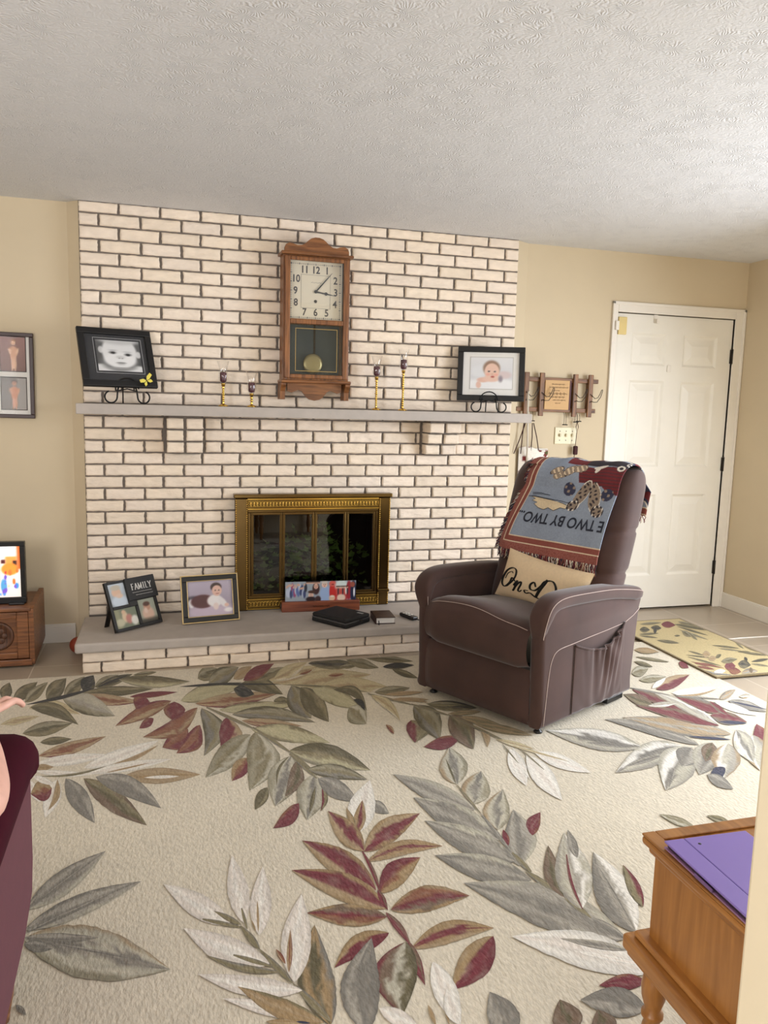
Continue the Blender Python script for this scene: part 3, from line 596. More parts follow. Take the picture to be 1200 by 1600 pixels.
def lay_leaves(mb, text, z, step, xr, yr):
    i = 0
    for e in text.replace('\n', '|').split('|'):
        p = e.split()
        if len(p) != 8: continue
        ox, oy, sc = CR[p[0]]; bx, by, tx, ty, w, bend = (float(q) for q in p[1:7]); cols = SC[p[7]]
        b = Vector((ox+bx/sc, oy+by/sc)); t = Vector((ox+tx/sc, oy+ty/sc)); w *= WS.get(p[0], 1.14)/sc; bend /= sc
        d = t-b; ln = d.length; n = Vector((-d.y, d.x))/ln; zz = z+step*i; i += 1; sd = i*7.31
        nu, nv = 10, max(10, min(26, int(ln/5))); thin = w < 9
        vs = []; cc = []
        for j in range(nv+1):
            s = j/nv; prof = math.sin(PI*min(1, s**.84))**.95 if not thin else (.35+.65*math.sin(PI*s)) if p[7].startswith('stem') else math.sin(PI*s)**.8
            if j in (0, nv): prof *= .15 if not p[7].startswith('stem') else 1
            jag = 1+.05*noise.noise(Vector((s*18, sd, 0)))
            for k in range(nu+1):
                c = -1+2*k/nu; jc = 1+.045*noise.noise(Vector((s*26, sd+c, 4)))
                q = b+d*s+n*(bend*math.sin(PI*s)+c*w/2*prof*jag*jc)
                P = at_floor(q.x, q.y, zz); P.x = min(max(P.x, xr[0]), xr[1]); P.y = min(max(P.y, yr[0]), yr[1](P.x)); vs.append(P)
                cx = c+.42*noise.noise(Vector((s*4, c*2.6, sd)))+.22*noise.noise(Vector((s*20, c*7, sd+3)))
                f = max(0, min(3.999, (cx+1)*2)); a = int(f); col = mix3(cols[a], cols[a+1], smoothstep(.3, .7, f-a))
                m_ = (1+.10*noise.noise(Vector((s*9, c*8, sd+8)))+.20*noise.noise(Vector((s*2.6, c*11, sd+31))))*(1-(.20 if w > 8 else 0)*smoothstep(.72, 1, abs(c)))
                if w > 12: col = mix3(col, K['bg'], .12*max(0, noise.noise(Vector((s*6, c*5, sd+20)))*2))
                cc.append(tuple(x*m_ for x in col))
        ww = nu+1
        mb.add(vs, [(j*ww+k, j*ww+k+1, (j+1)*ww+k+1, (j+1)*ww+k) for j in range(nv) for k in range(nu)], 0, False, cc)
def rug_mat(name):
    m, nt, b = base_mat(name); L = nt.links
    tc = nd(nt, 'ShaderNodeTexCoord'); a = nd(nt, 'ShaderNodeAttribute'); a.attribute_name = 'Col'
    def nz(scale, det, st=(1, 1, 1)):
        mp = nd(nt, 'ShaderNodeMapping'); mp.inputs['Scale'].default_value = st; mp.inputs['Rotation'].default_value = (0, 0, .6)
        L.new(tc.outputs['Object'], mp.inputs['Vector']); n = nd(nt, 'ShaderNodeTexNoise'); n.inputs['Scale'].default_value = scale; n.inputs['Detail'].default_value = det; L.new(mp.outputs['Vector'], n.inputs['Vector']); return n
    big, fine, pile = nz(1.6, 3), nz(150, 2, (1, .5, 1)), nz(110, 3, (1, .45, 1))
    m1 = nd(nt, 'ShaderNodeMapRange'); m1.inputs['From Min'].default_value = .3; m1.inputs['From Max'].default_value = .7; m1.inputs['To Min'].default_value = .93; m1.inputs['To Max'].default_value = 1.05; L.new(big.outputs['Fac'], m1.inputs['Value'])
    m2 = nd(nt, 'ShaderNodeMapRange'); m2.inputs['From Min'].default_value = .3; m2.inputs['From Max'].default_value = .7; m2.inputs['To Min'].default_value = .88; m2.inputs['To Max'].default_value = 1.1; L.new(fine.outputs['Fac'], m2.inputs['Value'])
    ml = nd(nt, 'ShaderNodeMath', operation='MULTIPLY'); L.new(m1.outputs['Result'], ml.inputs[0]); L.new(m2.outputs['Result'], ml.inputs[1])
    mx = nd(nt, 'ShaderNodeMix', data_type='RGBA', blend_type='MULTIPLY'); mx.inputs['Factor'].default_value = 1
    L.new(a.outputs['Color'], mx.inputs['A']); L.new(ml.outputs[0], mx.inputs['B']); L.new(mx.outputs['Result'], b.inputs['Base Color'])
    b.inputs['Roughness'].default_value = .95; b.inputs['Specular IOR Level'].default_value = .25; b.inputs['Sheen Weight'].default_value = .15
    bp = nd(nt, 'ShaderNodeBump'); bp.inputs['Strength'].default_value = .5; bp.inputs['Distance'].default_value = .006
    L.new(pile.outputs['Fac'], bp.inputs['Height']); L.new(bp.outputs['Normal'], b.inputs['Normal'])
    return m
def slab(mb, poly, z0, z1, col):
    n = len(poly); vs = [(x, y, z0) for x, y in poly]+[(x, y, z1) for x, y in poly]
    mb.add(vs, [tuple(range(n, 2*n))]+[(i, (i+1) % n, (i+1) % n+n, i+n) for i in range(n)], 0, False, [col]*(2*n))
rug_edge = lambda x: -.556-.019*(x+.37)
rg = MB(); slab(rg, [(-.75, -3.45), (3.235, -3.45), (3.235, rug_edge(3.235)), (-.75, rug_edge(-.75))], .001, .010, K['bg'])
lay_leaves(rg, LEAVES, .0102, .000012, (-.75, 3.235), (-3.45, rug_edge))
tag(rg.build('area_rug', rug_mat('tufted rug pile'), fix=False), 'large cream area rug with olive, grey and maroon leaf sprays covering the floor', 'rug')
mt = MB(); tanbg = lin((186, 168, 122))
slab(mt, [(3.215, -1.29), (3.775, -1.29), (3.775, -.225), (3.215, -.225)], .0115, .019, lin((120, 104, 74))); slab(mt, [(3.227, -1.278), (3.763, -1.278), (3.763, -.237), (3.227, -.237)], .012, .0192, tanbg)
lay_leaves(mt, MATLEAVES, .0196, .00002, (3.23, 3.76), (-1.275, lambda x: -.24))
tag(mt.build('accent_mat', rug_mat('flat woven mat'), fix=False), 'small tan leaf patterned mat on the floor before the white door', 'mat')
cd_ = MB(); cd_.tube([(3.80, -.668, .004), (3.9, -.662, .004), (4.0, -.664, .004), (4.12, -.668, .004), (4.33, -.60, .004)], .004, 6)
tag(cd_.build('power_cable', M['trim']), 'thin white cord lying on the floor tiles near the right wall', 'cord')
# ================================================================== things on the walls, the mantel and the hearth
G = 0.3
def grey(v): return (v, v, v)
def picture_frame(name, label, cat, loc, rot, w, h, border, depth, fmat, inner, fn, photo, edge=None, group=None, n=60):
    """origin at the middle of the lower edge; inner = list of (inset, colour material) mat boards, photo = inset rect"""
    t = thing(name, label, cat, loc, rot, group)
    f = MB()
    for b in ((-w/2, w/2, 0, border), (-w/2, w/2, h-border, h), (-w/2, -w/2+border, border, h-border), (w/2-border, w/2, border, h-border)): f.box(b[0], b[1], -depth, 0, b[2], b[3])
    f.build('frame', fmat, t, bevel=.003)
    if edge:
        e = MB(); q = .006
        for b in ((-w/2-q, w/2+q, -q, 0), (-w/2-q, w/2+q, h, h+q), (-w/2-q, -w/2, 0, h), (w/2, w/2+q, 0, h)): e.box(b[0], b[1], -depth*.8, 0, b[2], b[3])
        i = border
        for b in ((-w/2+i-.004, w/2-i+.004, i-.004, i), (-w/2+i-.004, w/2-i+.004, h-i, h-i+.004), (-w/2+i-.004, -w/2+i, i, h-i), (w/2-i, w/2-i+.004, i, h-i)): e.box(b[0], b[1], -depth-.001, -depth+.006, b[2], b[3])
        e.build('gilt_edge', edge, t, bevel=.001)
    MB().box(-w/2+.002, w/2-.002, -.006, .001, .002, h-.002).build('backing', M['black'], t)
    for ins, mm_ in inner: MB().box(-w/2+ins, w/2-ins, -depth*.45, -.006, ins, h-ins).build('mat_board', mm_, t)
    x0, x1, z0, z1 = photo; p = MB(); print_grid(p, x0, x1, z0, z1, -depth*.45-.0015, fn, n); p.build('photo', M['print'], t)
    MB().box(-w/2+border*.8, w/2-border*.8, -depth*.75, -depth*.75+.002, border*.8, h-border*.8).build('glazing', M['glazing'], t)
    return t
# black and white baby portrait at the left end of the mantel
bw = painter(lambda u, v: grey(70+20*v), [('r', -.2, -.2, 1.2, .13, grey(205), .05), ('e', .12, .08, .3, .14, grey(214), .3), ('e', .85, .06, .32, .14, grey(218), .3), ('e', .5, .3, .42, .3, grey(120), .25), ('e', .10, .68, .06, .11, grey(190), .3), ('e', .95, .56, .06, .11, grey(200), .3), ('e', .52, .62, .40, .52, grey(216), .10), ('e', .52, .36, .36, .24, grey(226), .2), ('e', .55, 1.06, .5, .2, grey(190), .3), ('e', .36, .60, .085, .045, grey(120), .5), ('e', .71, .55, .085, .045, grey(120), .5), ('e', .37, .595, .045, .035, grey(35), .4), ('e', .71, .545, .045, .035, grey(35), .4), ('e', .37, .68, .10, .02, grey(185), .6), ('e', .70, .64, .1, .02, grey(188), .6), ('e', .53, .46, .10, .05, grey(198), .6), ('e', .50, .425, .02, .015, grey(120), .6), ('e', .57, .42, .02, .015, grey(120), .6), ('e', .53, .27, .11, .025, grey(120), .5), ('e', .53, .22, .09, .02, grey(190), .6), ('e', .5, .10, .3, .03, grey(150), .6)])
M['charcoal'] = mat('charcoal mat board', (52, 52, 54), rough=.85)
p_left = picture_frame('portrait_frame', 'black frame tilted back with a black-and-white baby face, left end of the mantel', 'picture frame', (.209, -.218, 1.4548), (-R(22), 0, R(20)), .388, .330, .034, .022, M['black'], [(.034, M['charcoal'])], bw, (-.105, .125, .09, .265))
ln = MB(); 
for b in ((-.117, .137, .078, .0795), (-.117, .137, .2755, .277), (-.117, -.1155, .078, .277), (.1355, .137, .078, .277)): ln.box(b[0], b[1], -.0125, -.0115, b[2], b[3])
ln.build('mat_line', mat('silver line', (190, 190, 190), rough=.4), p_left)
cb = painter(lambda u, v: mix3((206, 208, 214), (228, 228, 230), v), [('e', .5, .12, .7, .22, (238, 238, 240), .3), ('e', .22, .55, .2, .2, (226, 228, 232), .4), ('e', .80, .45, .18, .12, (216, 200, 200), .4), ('e', .3, .28, .14, .08, (226, 186, 170), .3), ('e', .20, .12, .06, .11, (228, 190, 174), .3), ('e', .5, .32, .2, .1, (232, 196, 180), .3), ('e', .50, .66, .20, .25, (150, 120, 100), .2), ('e', .51, .55, .175, .27, (234, 198, 180), .12), ('e', .44, .56, .028, .022, (70, 66, 74), .4), ('e', .58, .55, .028, .022, (70, 66, 74), .4), ('e', .52, .47, .03, .02, (214, 168, 150), .6), ('e', .53, .385, .045, .03, (178, 90, 84), .4), ('e', .42, .46, .05, .04, (236, 176, 160), .6), ('e', .61, .45, .05, .04, (236, 176, 160), .6), ('e', .72, .32, .05, .1, (150, 140, 150), .6)])
p_right = picture_frame('portrait_frame', 'black frame with wide white mat around a colour baby photo, right end of the mantel', 'picture frame', (2.347, -.155, 1.4409), (-R(8.6), 0, R(-20.4)), .4075, .331, .034, .02, M['black'], [(.034, M['matboard'])], cb, (-.125, .13, .075, .265))
MB().box(-.130, .135, -.0096, -.0090, .070, .270).build('mat_bevel', mat('grey bevel line', (200, 198, 194), rough=.7), p_right)
# scrolled easels
def easel(name, label, loc, rz, sc=1.0, fly=False, lean=.15):
    t = thing(name, label, 'easel', loc, (0, 0, rz))
    for s in (-1, 1):
        c = MB(); pts = []
        for k in range(15):                                  # the open C scroll that stands on the shelf
            a = R(150-k*22); pts.append((s*(.078+.028*math.cos(a))*1, -.055, .032+.028*math.sin(a)))
        pts = [(s*(.078 + .029*math.cos(R(70-k*19))), -.055, .0335+.029*math.sin(R(70-k*19))) for k in range(14)]
        pts += [(s*.046, -.052, .062), (s*.040, -.05, .085)]
        c.tube([tuple(q*sc for q in p) for p in pts], .0042*sc, 6); c.build('scroll_foot', M['iron'], t)
    a = MB(); a.tube([(sc*.055*math.cos(R(k*15)), -.05*sc, sc*(.074+.052*math.sin(R(k*15)))) for k in range(13)], .0038*sc, 6)
    a.tube([(-.05*sc, -.05*sc, .062*sc), (0, -.05*sc, .074*sc), (.05*sc, -.05*sc, .062*sc)], .0036*sc, 6)
    a.build('arch', M['iron'], t)
    l = MB(); l.tube([(-.045*sc, -.05*sc, .066*sc), (-.045*sc, .0, .064*sc), (-.04*sc, .0+.25*lean, .20*sc)], .0036*sc, 6); l.tube([(.045*sc, -.05*sc, .066*sc), (.045*sc, 0, .064*sc), (.04*sc, .25*lean, .20*sc)], .0036*sc, 6); l.tube([(-.04*sc, .25*lean, .20*sc), (.04*sc, .25*lean, .20*sc)], .0036*sc, 6)
    l.tube([(0, .25*lean, .2*sc), (0, .06, .004)], .0036*sc, 6); l.build('back_leg', M['iron'], t)
    if fly:
        b = MB()
        for s in (-1, 1):
            b.add([(0, 0, 0), (s*.012, -.004, .018), (s*.034, -.012, .026), (s*.038, -.012, .010), (s*.016, -.004, -.002)], [(0, 1, 2, 3, 4)])
            b.add([(0, 0, -.002), (s*.022, -.008, -.006), (s*.024, -.008, -.022), (s*.010, -.003, -.020)], [(0, 1, 2, 3)])
        o = b.build('butterfly', mat('yellow butterfly', (232, 216, 92), rough=.6), t, loc=(.088*sc, -.075*sc, .118*sc), rot=(0, R(-35), R(10)), solid=.0015, fix=False); o['label'] = 'yellow butterfly ornament'
        q = MB(); q.tube([(0, -.002, -.026), (0, -.004, .022)], .0022, 6); q.build('butterfly_body', M['iron'], o)
    return t
easel('plate_easel', 'scrolled black iron easel with a yellow butterfly, under the tilted baby portrait', (.226, -.155, 1.371), R(14), 1.08, True, .2)
easel('plate_easel', 'scrolled black iron easel under the white matted baby photo', (2.342, -.128, 1.371), R(-14), 1.0, False, .12)

# candle holders on the mantel
def candle_holder(label, x, h, y=-.10):
    t = thing('candle_holder', label, 'candle holder', (x, y, 1.37), (0, 0, 0), 'brass candle holders on the mantel')
    cup = .122; st = h-cup
    MB().lathe([(.001, 0), (.027, 0), (.0275, .004), (.022, .008), (.012, .012), (.006, .016), (.001, .016)], 20).build('base', M['brass'], t)
    pr = [(.001, .014), (.006, .015)]; n = max(3, int((st-.03)/.0125)); 
    for k in range(n):
        z = .017+(st-.037)*k/n; dz = (st-.037)/n
        big = 1.35 if k in (n//2, n-1) else 1.0
        pr += [(.004, z), (.0085*big, z+dz*.5), (.004, z+dz*.98)]
    pr += [(.010, st-.018), (.011, st-.006), (.013, st-.002), (.001, st)]
    MB().lathe(pr, 14).build('stem', M['brass'], t)
    g_ = MB(); prof = [(.006, st-.002), (.018, st+.006), (.0265, st+.024), (.0262, st+.045), (.022, st+.068), (.0225, st+.085), (.028, st+.105), (.0335, st+cup)]
    g_.lathe(prof, 28, cap=False); g_.build('glass_cup', M['clear'], t)
    MB().lathe([(.001, st+.003), (.015, st+.006), (.0185, st+.016), (.0188, st+.058), (.016, st+.061), (.001, st+.060)], 18).build('candle', M['wax'], t)
    MB().tube([(0, 0, st+.058), (.001, 0, st+.068)], .001, 5).build('wick', M['black'], t)
candle_holder('shorter-stemmed brass candle holder with plum candle, left beside the baby portrait easel', .748, .252)
candle_holder('shortest brass candle holder with plum candle, close to the clock on its left', .906, .200)
candle_holder('brass candle holder with plum candle just right of the clock', 1.640, .318)
candle_holder('tallest brass candle holder with plum candle, second to the right of the clock', 1.805, .363)

# wall clock
ck = thing('wall_clock', 'oak pendulum wall clock with square dial on the brick chimney', 'clock', (1.268, -.014, 1.4154), (0, 0, R(1.5)))
D = .105
b = MB(); b.box(-.193, -.172, -D, 0, .115, .808); b.box(.172, .193, -D, 0, .115, .808); b.box(-.172, .172, -.012, 0, .115, .808); b.box(-.172, .172, -D, 0, .115, .130); b.box(-.172, .172, -D, 0, .795, .808)
b.build('case', M['oak'], ck, bevel=.002)
dp = MB()
for q in ((-.185, -.154, .125, .80), (.154, .185, .125, .80)): dp.box(q[0], q[1], -D-.016, -D, q[2], q[3])
for q in ((-.154, .154, .778, .80), (-.154, .154, .430, .458), (-.154, .154, .125, .148)): dp.box(q[0], q[1], -D-.016, -D, q[2], q[3])
dp.build('door', M['oak'], ck, bevel=.005, bseg=3)
MB().box(-.208, .208, -D-.03, 0, .806, .822).build('cornice', M['oakh'], ck, bevel=.005)
top = [(-.185, .822), (-.185, .845), (-.178, .862), (-.160, .871), (-.135, .868), (-.112, .860), (-.090, .862), (-.070, .873), (-.052, .890), (-.034, .903), (-.012, .910)]
poly = top + [(-x, z) for x, z in top[::-1]]
MB().prism(poly, -D+.0, -D+.022, 'y').build('crest', M['oakh'], ck, bevel=.003)
MB().box(-.205, .205, -D-.028, 0, .098, .116).build('ledge', M['oakh'], ck, bevel=.006)
ap = [(-.16, .098), (-.16, .052), (-.135, .044), (-.115, .052), (-.095, .060), (-.075, .052), (-.05, .020), (-.03, .006), (0, .0)]
MB().prism(ap + [(-x, z) for x, z in ap[:-1][::-1]], -D+.03, -D+.045, 'y').build('apron', M['oakh'], ck, bevel=.002)
for s in (-1, 1):
    br = [(0, .098), (-D-.015, .098), (-D-.015, .085), (-D+.005, .070), (-D+.02, .05), (-D+.02, .004), (0, .004)]
    MB().prism(br, s*.188-.014, s*.188+.014, 'x').build('bracket', M['oak'], ck, bevel=.002)
dial = MB(); dial.box(-.155, .155, -.074, -.07, .452, .786); dl = dial.build('dial', mat('cream dial', (238, 228, 204), rough=.5, var=.02), ck)
nm = MB(); cx_, cz_ = 0.0, .617
pos = {12: (0, .118), 11: (-.065, .118), 1: (.065, .118), 10: (-.115, .066), 2: (.115, .066), 9: (-.117, 0), 3: (.117, 0), 8: (-.115, -.066), 4: (.113, -.066), 7: (-.065, -.117), 6: (0, -.117), 5: (.065, -.117)}
for k, (px_, pz_) in pos.items(): put_text(nm, str(k), .056, lambda v, a=px_, c=pz_: (v.x*.86+a, -.0755, cz_+c+v.y), weight=.0012)
nm.build('numerals', mat('dial print', (38, 36, 46), rough=.6), dl, fix=False)
lnm = MB(); 
def dline(x0, z0, x1, z1, w=.0012):
    lnm.box(min(x0, x1)-w/2, max(x0, x1)+w/2, -.0752, -.074, cz_+min(z0, z1)-w/2, cz_+max(z0, z1)+w/2)
for a in ((-.085, .092, .085, .092), (-.085, -.092, .085, -.092), (-.085, -.092, -.085, .092), (.085, -.092, .085, .092)): dline(*a)
for a in ((-.142, .15, .142, .15), (-.142, -.147, .142, -.147), (-.142, -.147, -.142, .15), (.142, -.147, .142, .15)): dline(*a, w=.0008)
for k in range(25):
    t = -.142+.284*k/24; big = k % 4 == 0
    for z in (.15, -.147): dline(t, z-.003, t, z+.003, .004 if big else .001)
    t2 = -.147+.297*k/24
    for x in (-.142, .142): dline(x-.003, t2, x+.003, t2, .004 if big else .001)
for k in range(9): dline(-.026+k*.0065, .0505+.002*math.sin(k*2), -.022+k*.0065, .0505+.002*math.sin(k*2), .0016)
lnm.build('dial_lines', mat('grey dial print', (104, 102, 104), rough=.6), dl)
MB().lathe([(.001, 0), (.009, 0), (.009, .002), (.001, .002)], 14).shift(lambda p: (p.x, -.075-p.z, cz_-.054+p.y)).build('winding_hole', M['steel'], dl)
hm = mat('dark blued hands', (34, 40, 44), rough=.35, metal=.5)
def hand(name, dx, dz, w, y, blob=None):
    ln_ = math.hypot(dx, dz); ux, uz = dx/ln_, dz/ln_; h = MB(); prof = [(-.02, w*.5), (0, w), (.3, w*.75), (.65, w*.7), (1, w*.18)]
    lft = [(ux*t*ln_-uz*q, cz_+uz*t*ln_+ux*q) for t, q in [(p[0], p[1]) for p in prof]]; rgt = [(ux*t*ln_+uz*q, cz_+uz*t*ln_-ux*q) for t, q in prof[::-1]]
    h.prism(lft+rgt, y, y+.002, 'y')
    if blob: h.prism([(ux*ln_*blob+.0095*math.cos(a*PI/6), cz_+uz*ln_*blob+.0095*math.sin(a*PI/6)) for a in range(12)], y-.0004, y+.002, 'y')
    h.prism([(.0095*math.cos(a*PI/6), cz_+.0095*math.sin(a*PI/6)) for a in range(12)], y-.0006, y+.002, 'y')
    h.build(name, hm, ck)
hand('minute_hand', .094, .108, .0042, -.082); hand('hour_hand', .108, -.016, .0052, -.0795, .55)
MB().box(-.155, .155, -.018, -.012, .146, .434).build('back_panel', mat('dark grey back panel', (74, 80, 82), rough=.35, var=.1), ck)
pd = MB(); pd.box(-.006, .006, -.056, -.053, .22, .44); pd.build('pendulum_rod', M['antique_dark'], ck)
MB().lathe([(.001, -.004), (.056, -.004), (.058, 0), (.056, .004), (.040, .006), (.001, .008)], 30).shift(lambda p: (p.x-.008, -.057-p.z, .212+p.y)).build('pendulum_bob', mat('brushed brass bob', (186, 164, 118), rough=.35, metal=.8), ck)
MB().box(-.155, .155, -D-.006, -D-.004, .147, .431).build('lower_glass', M['clockglass'], ck)
MB().box(-.155, .155, -D-.006, -D-.004, .457, .779).build('dial_glass', M['clear'], ck)
gl_ = MB()
for q in ((-.122, .122, .404, .4065), (-.122, .122, .166, .1685), (-.122, -.1195, .166, .4065), (.1195, .122, .166, .4065)): gl_.box(q[0], q[1], -D-.0072, -D-.006, q[2], q[3])
gl_.build('gilt_line', mat('gilt line', (190, 160, 96), rough=.4, metal=.5), ck)

# multi-opening picture on the tan wall at the left edge
wp = thing('collage_frame', 'dark brown frame with white mat and studio portraits on the tan wall, left edge', 'picture frame', (-.585, WB-.002, 1.281), (0, R(.4), 0))
w, h, bo_ = .66, .458, .021
f = MB()
for q in ((-w/2, w/2, 0, bo_), (-w/2, w/2, h-bo_, h), (-w/2, -w/2+bo_, bo_, h-bo_), (w/2-bo_, w/2, bo_, h-bo_)): f.box(q[0], q[1], -.024, 0, q[2], q[3])
f.build('frame', mat('dark brown frame', (58, 36, 32), rough=.4), wp, bevel=.003)
MB().box(-w/2+.01, w/2-.01, -.010, -.001, .01, h-.01).build('mat_board', M['matboard'], wp)
def figure_print(bg, skin, hair, dress=None):
    L_ = [('e', .52, .87, .115, .075, hair, .25), ('e', .52, .83, .085, .065, skin, .2), ('e', .49, .84, .014, .010, hair, .5), ('e', .55, .84, .014, .010, hair, .5), ('e', .52, .60, .17, .13, dress or skin, .2), ('e', .40, .55, .05, .14, skin, .3, .5), ('e', .66, .55, .05, .14, skin, .3, -.5), ('e', .52, .42, .12, .16, dress or skin, .2), ('e', .47, .2, .05, .2, skin, .2), ('e', .58, .2, .05, .2, skin, .2)]
    return painter(bg, L_)
fns = [figure_print(lambda u, v: mix3((110, 66, 46), (138, 92, 82), v), (222, 178, 142), (150, 96, 62), (206, 150, 112)), figure_print(lambda u, v: mix3((112, 104, 96), (150, 144, 138), smoothstep(.5, .7, u)), (206, 150, 120), (58, 40, 34), (196, 132, 96))]
for cxp in (.2265, .078, -.0705, -.219):
    for r, z0 in ((0, .252), (1, .046)):
        q = MB(); q.box(cxp-.066, cxp+.066, -.0112, -.010, z0-.003, z0+.185+.003 - (.012 if r else 0)); o = q.build('photo_border', mat('dark photo border', (50, 36, 32), rough=.6), wp)
        q = MB(); print_grid(q, cxp-.062, cxp+.062, z0+.001, z0+.182-(.012 if r else 0), -.0125, fns[0 if r == 0 else 1], 24); q.build('photo', M['print'], wp)
MB().box(-w/2+.015, w/2-.015, -.018, -.017, .015, h-.015).build('glazing', M['glazing'], wp)

# hook rail on the wall between chimney and door
ra = thing('coat_rack', 'brown wooden hook rail with a verse plaque on the wall beside the door', 'coat rack', (2.62, WB-.001, 1.38), (0, R(.3), 0))
rails = MB(); rails.box(.02, .585, -.03, -.012, .200, .228); rails.build('rail', M['rackwood'], ra, bevel=.003)
rails = MB(); rails.box(.0, .575, -.03, -.012, .006, .034); rails.build('rail', M['rackwood'], ra, bevel=.003)
for k, x in enumerate((.058, .168, .410, .522)):
    p = MB(); p.box(x-.0165, x+.0165, -.046, -.03, -.022, .256); p.box(x-.012, x+.012, -.012, 0, .02, .22); o = p.build('post', wood('post wood', (80, 50, 28), (150, 104, 64), rough=.5), ra, bevel=.003)
    hkp = [(0, .125), (.024, .102), (.044, .108), (.058, .135), (.066, .160), (.073, .162), (.073, .150), (.062, .112), (.040, .080), (.018, .078), (0, .084)]
    MB().tube([(x+a+.004, -.052-.012*math.sin(PI*i/10), z) for i, (a, z) in enumerate(hkp)], .0024, 6).build('hook', M['steel'], ra)
    sc_ = MB()
    for z in (.078, .128): sc_.ball((x, -.047, z), .004, .003, .004, 8, 5)
    sc_.build('screw', M['steel'], ra)
pl = MB().box(.195, .372, -.034, -.018, .022, .212).build('plaque', mat('tan verse plaque', (204, 164, 112), rough=.6, var=.05), ra, bevel=.002)
MB().box(.372, .384, -.034, -.018, .022, .212).build('plaque_edge', mat('dark red plaque edge', (78, 36, 40), rough=.6), ra)
wr_ = MB(); random.seed(5)
for r, (z, a, b_, hgt) in enumerate(((.186, .24, .335, .006), (.166, .225, .36, .006), (.146, .25, .30, .003), (.126, .222, .355, .012), (.104, .225, .34, .009), (.084, .25, .345, .006), (.064, .27, .31, .005))):
    n = int((b_-a)/.0026); wr_.tube([(a+(b_-a)*i/n, -.0352, z+hgt*math.sin(i*1.9+r)*(.55+.45*math.sin(i*.63+r*2))) for i in range(n+1)], .00075, 4)
wr_.build('verse_script', M['black_ink'], pl)
for x, dz in ((.112, .055), (.352, .075), (.432, .055), (.452, .05)):
    q = MB(); q.tube([(x-.007, -.02, .008), (x-.007, -.034, -.02), (x-.007, -.034, -dz)], .0014, 5); q.tube([(x+.007, -.02, .008), (x+.007, -.034, -.02), (x+.007, -.034, -dz)], .0014, 5); q.tube([(x-.018, -.036, -dz), (x+.018, -.036, -dz)], .004, 6); q.build('lower_hook', M['steel'], ra)
# bag and straps hanging on it
fl = lambda u, v: lin((238, 232, 222)) if noise.noise(Vector((u*5, v*6, 3))) < .12 else lin((120, 44, 44) if noise.noise(Vector((u*5, v*6, 3))) < .42 else (80, 92, 52))
tb = thing('tote_bag', 'white tote bag with dark red flowers hanging on the hook rail', 'bag', (2.735, .045, .86))
tb_m = MB(); tb_m.grid(lambda u, v: (-.085+.21*u, -.030*math.sin(PI*u)*(.4+.6*math.sin(PI*v*.9))-.006, .285*v+.012*math.sin(u*6)*(v > .95)), 24, 26, col=fl); tb_m.grid(lambda u, v: (-.085+.21*u, .012*math.sin(PI*u)*math.sin(PI*v), .285*v), 10, 10, col=lambda u, v: lin((238, 232, 222)))
tb_m.build('bag_body', M['cloth'], tb, fix=False)
sm_ = mat('dark red strap', (64, 26, 28), rough=.8)
for pts in (((-.005, -.02, .45), (-.003, -.022, .36), (-.006, -.02, .27)), ((.004, -.02, .45), (.03, -.022, .36), (.05, -.02, .27)), ((-.062, -.018, .46), (-.072, -.02, .36), (-.078, -.02, .25)), ((-.05, -.018, .46), (-.095, -.02, .33), (-.125, -.016, .25))):
    MB().tube(pts, .0062, 6, flat=.35).build('strap', sm_, tb)
tag(MB().tube([(2.688, .012, 1.515), (2.680, .008, 1.50), (2.680, .0, 1.40), (2.684, .0, 1.28), (2.693, .004, 1.14), (2.70, .02, 1.04)], .0075, 8, flat=.4).build('white_strap', M['trim']), 'white strap hanging from the first hook of the rail past the mantel end', 'strap')
ls = thing('dog_leash', 'thin brown leash with a dark handle hanging under the right end of the rail', 'leash', (3.058, .038, 1.33))
ls_m = mat('brown leash', (74, 42, 34), rough=.7)
MB().tube([(.004, 0, -.005), (.016, 0, -.04), (.006, 0, -.075), (-.002, 0, -.04), (.004, 0, -.005)], .0022, 6).build('loop', ls_m, ls)
MB().tube([(.006, 0, -.075), (.002, 0, -.15), (-.004, 0, -.25), (-.01, 0, -.36)], .0024, 6).build('cord', ls_m, ls)
MB().box(-.012, .018, -.012, .012, -.225, -.165).build('handle', sm_, ls, bevel=.008)
sw = thing('switch_plate', 'ivory triple light switch plate on the wall under the hook rail', 'switch', (3.0, WB-.001, 1.23))
ivm = mat('ivory plastic', (226, 216, 182), rough=.4)
MB().box(-.082, .082, -.007, 0, -.056, .056).build('plate', ivm, sw, bevel=.004)
for x in (-.046, 0, .046):
    MB().box(x-.006, x+.006, -.020, -.006, -.006, .014).build('toggle', mat('toggle ivory', (206, 194, 158), rough=.4), sw, bevel=.002)
    q = MB()
    for z in (-.03, .03): q.ball((x, -.0075, z), .0035, .002, .0035, 8, 5)
    q.build('screw', M['steel'], sw)

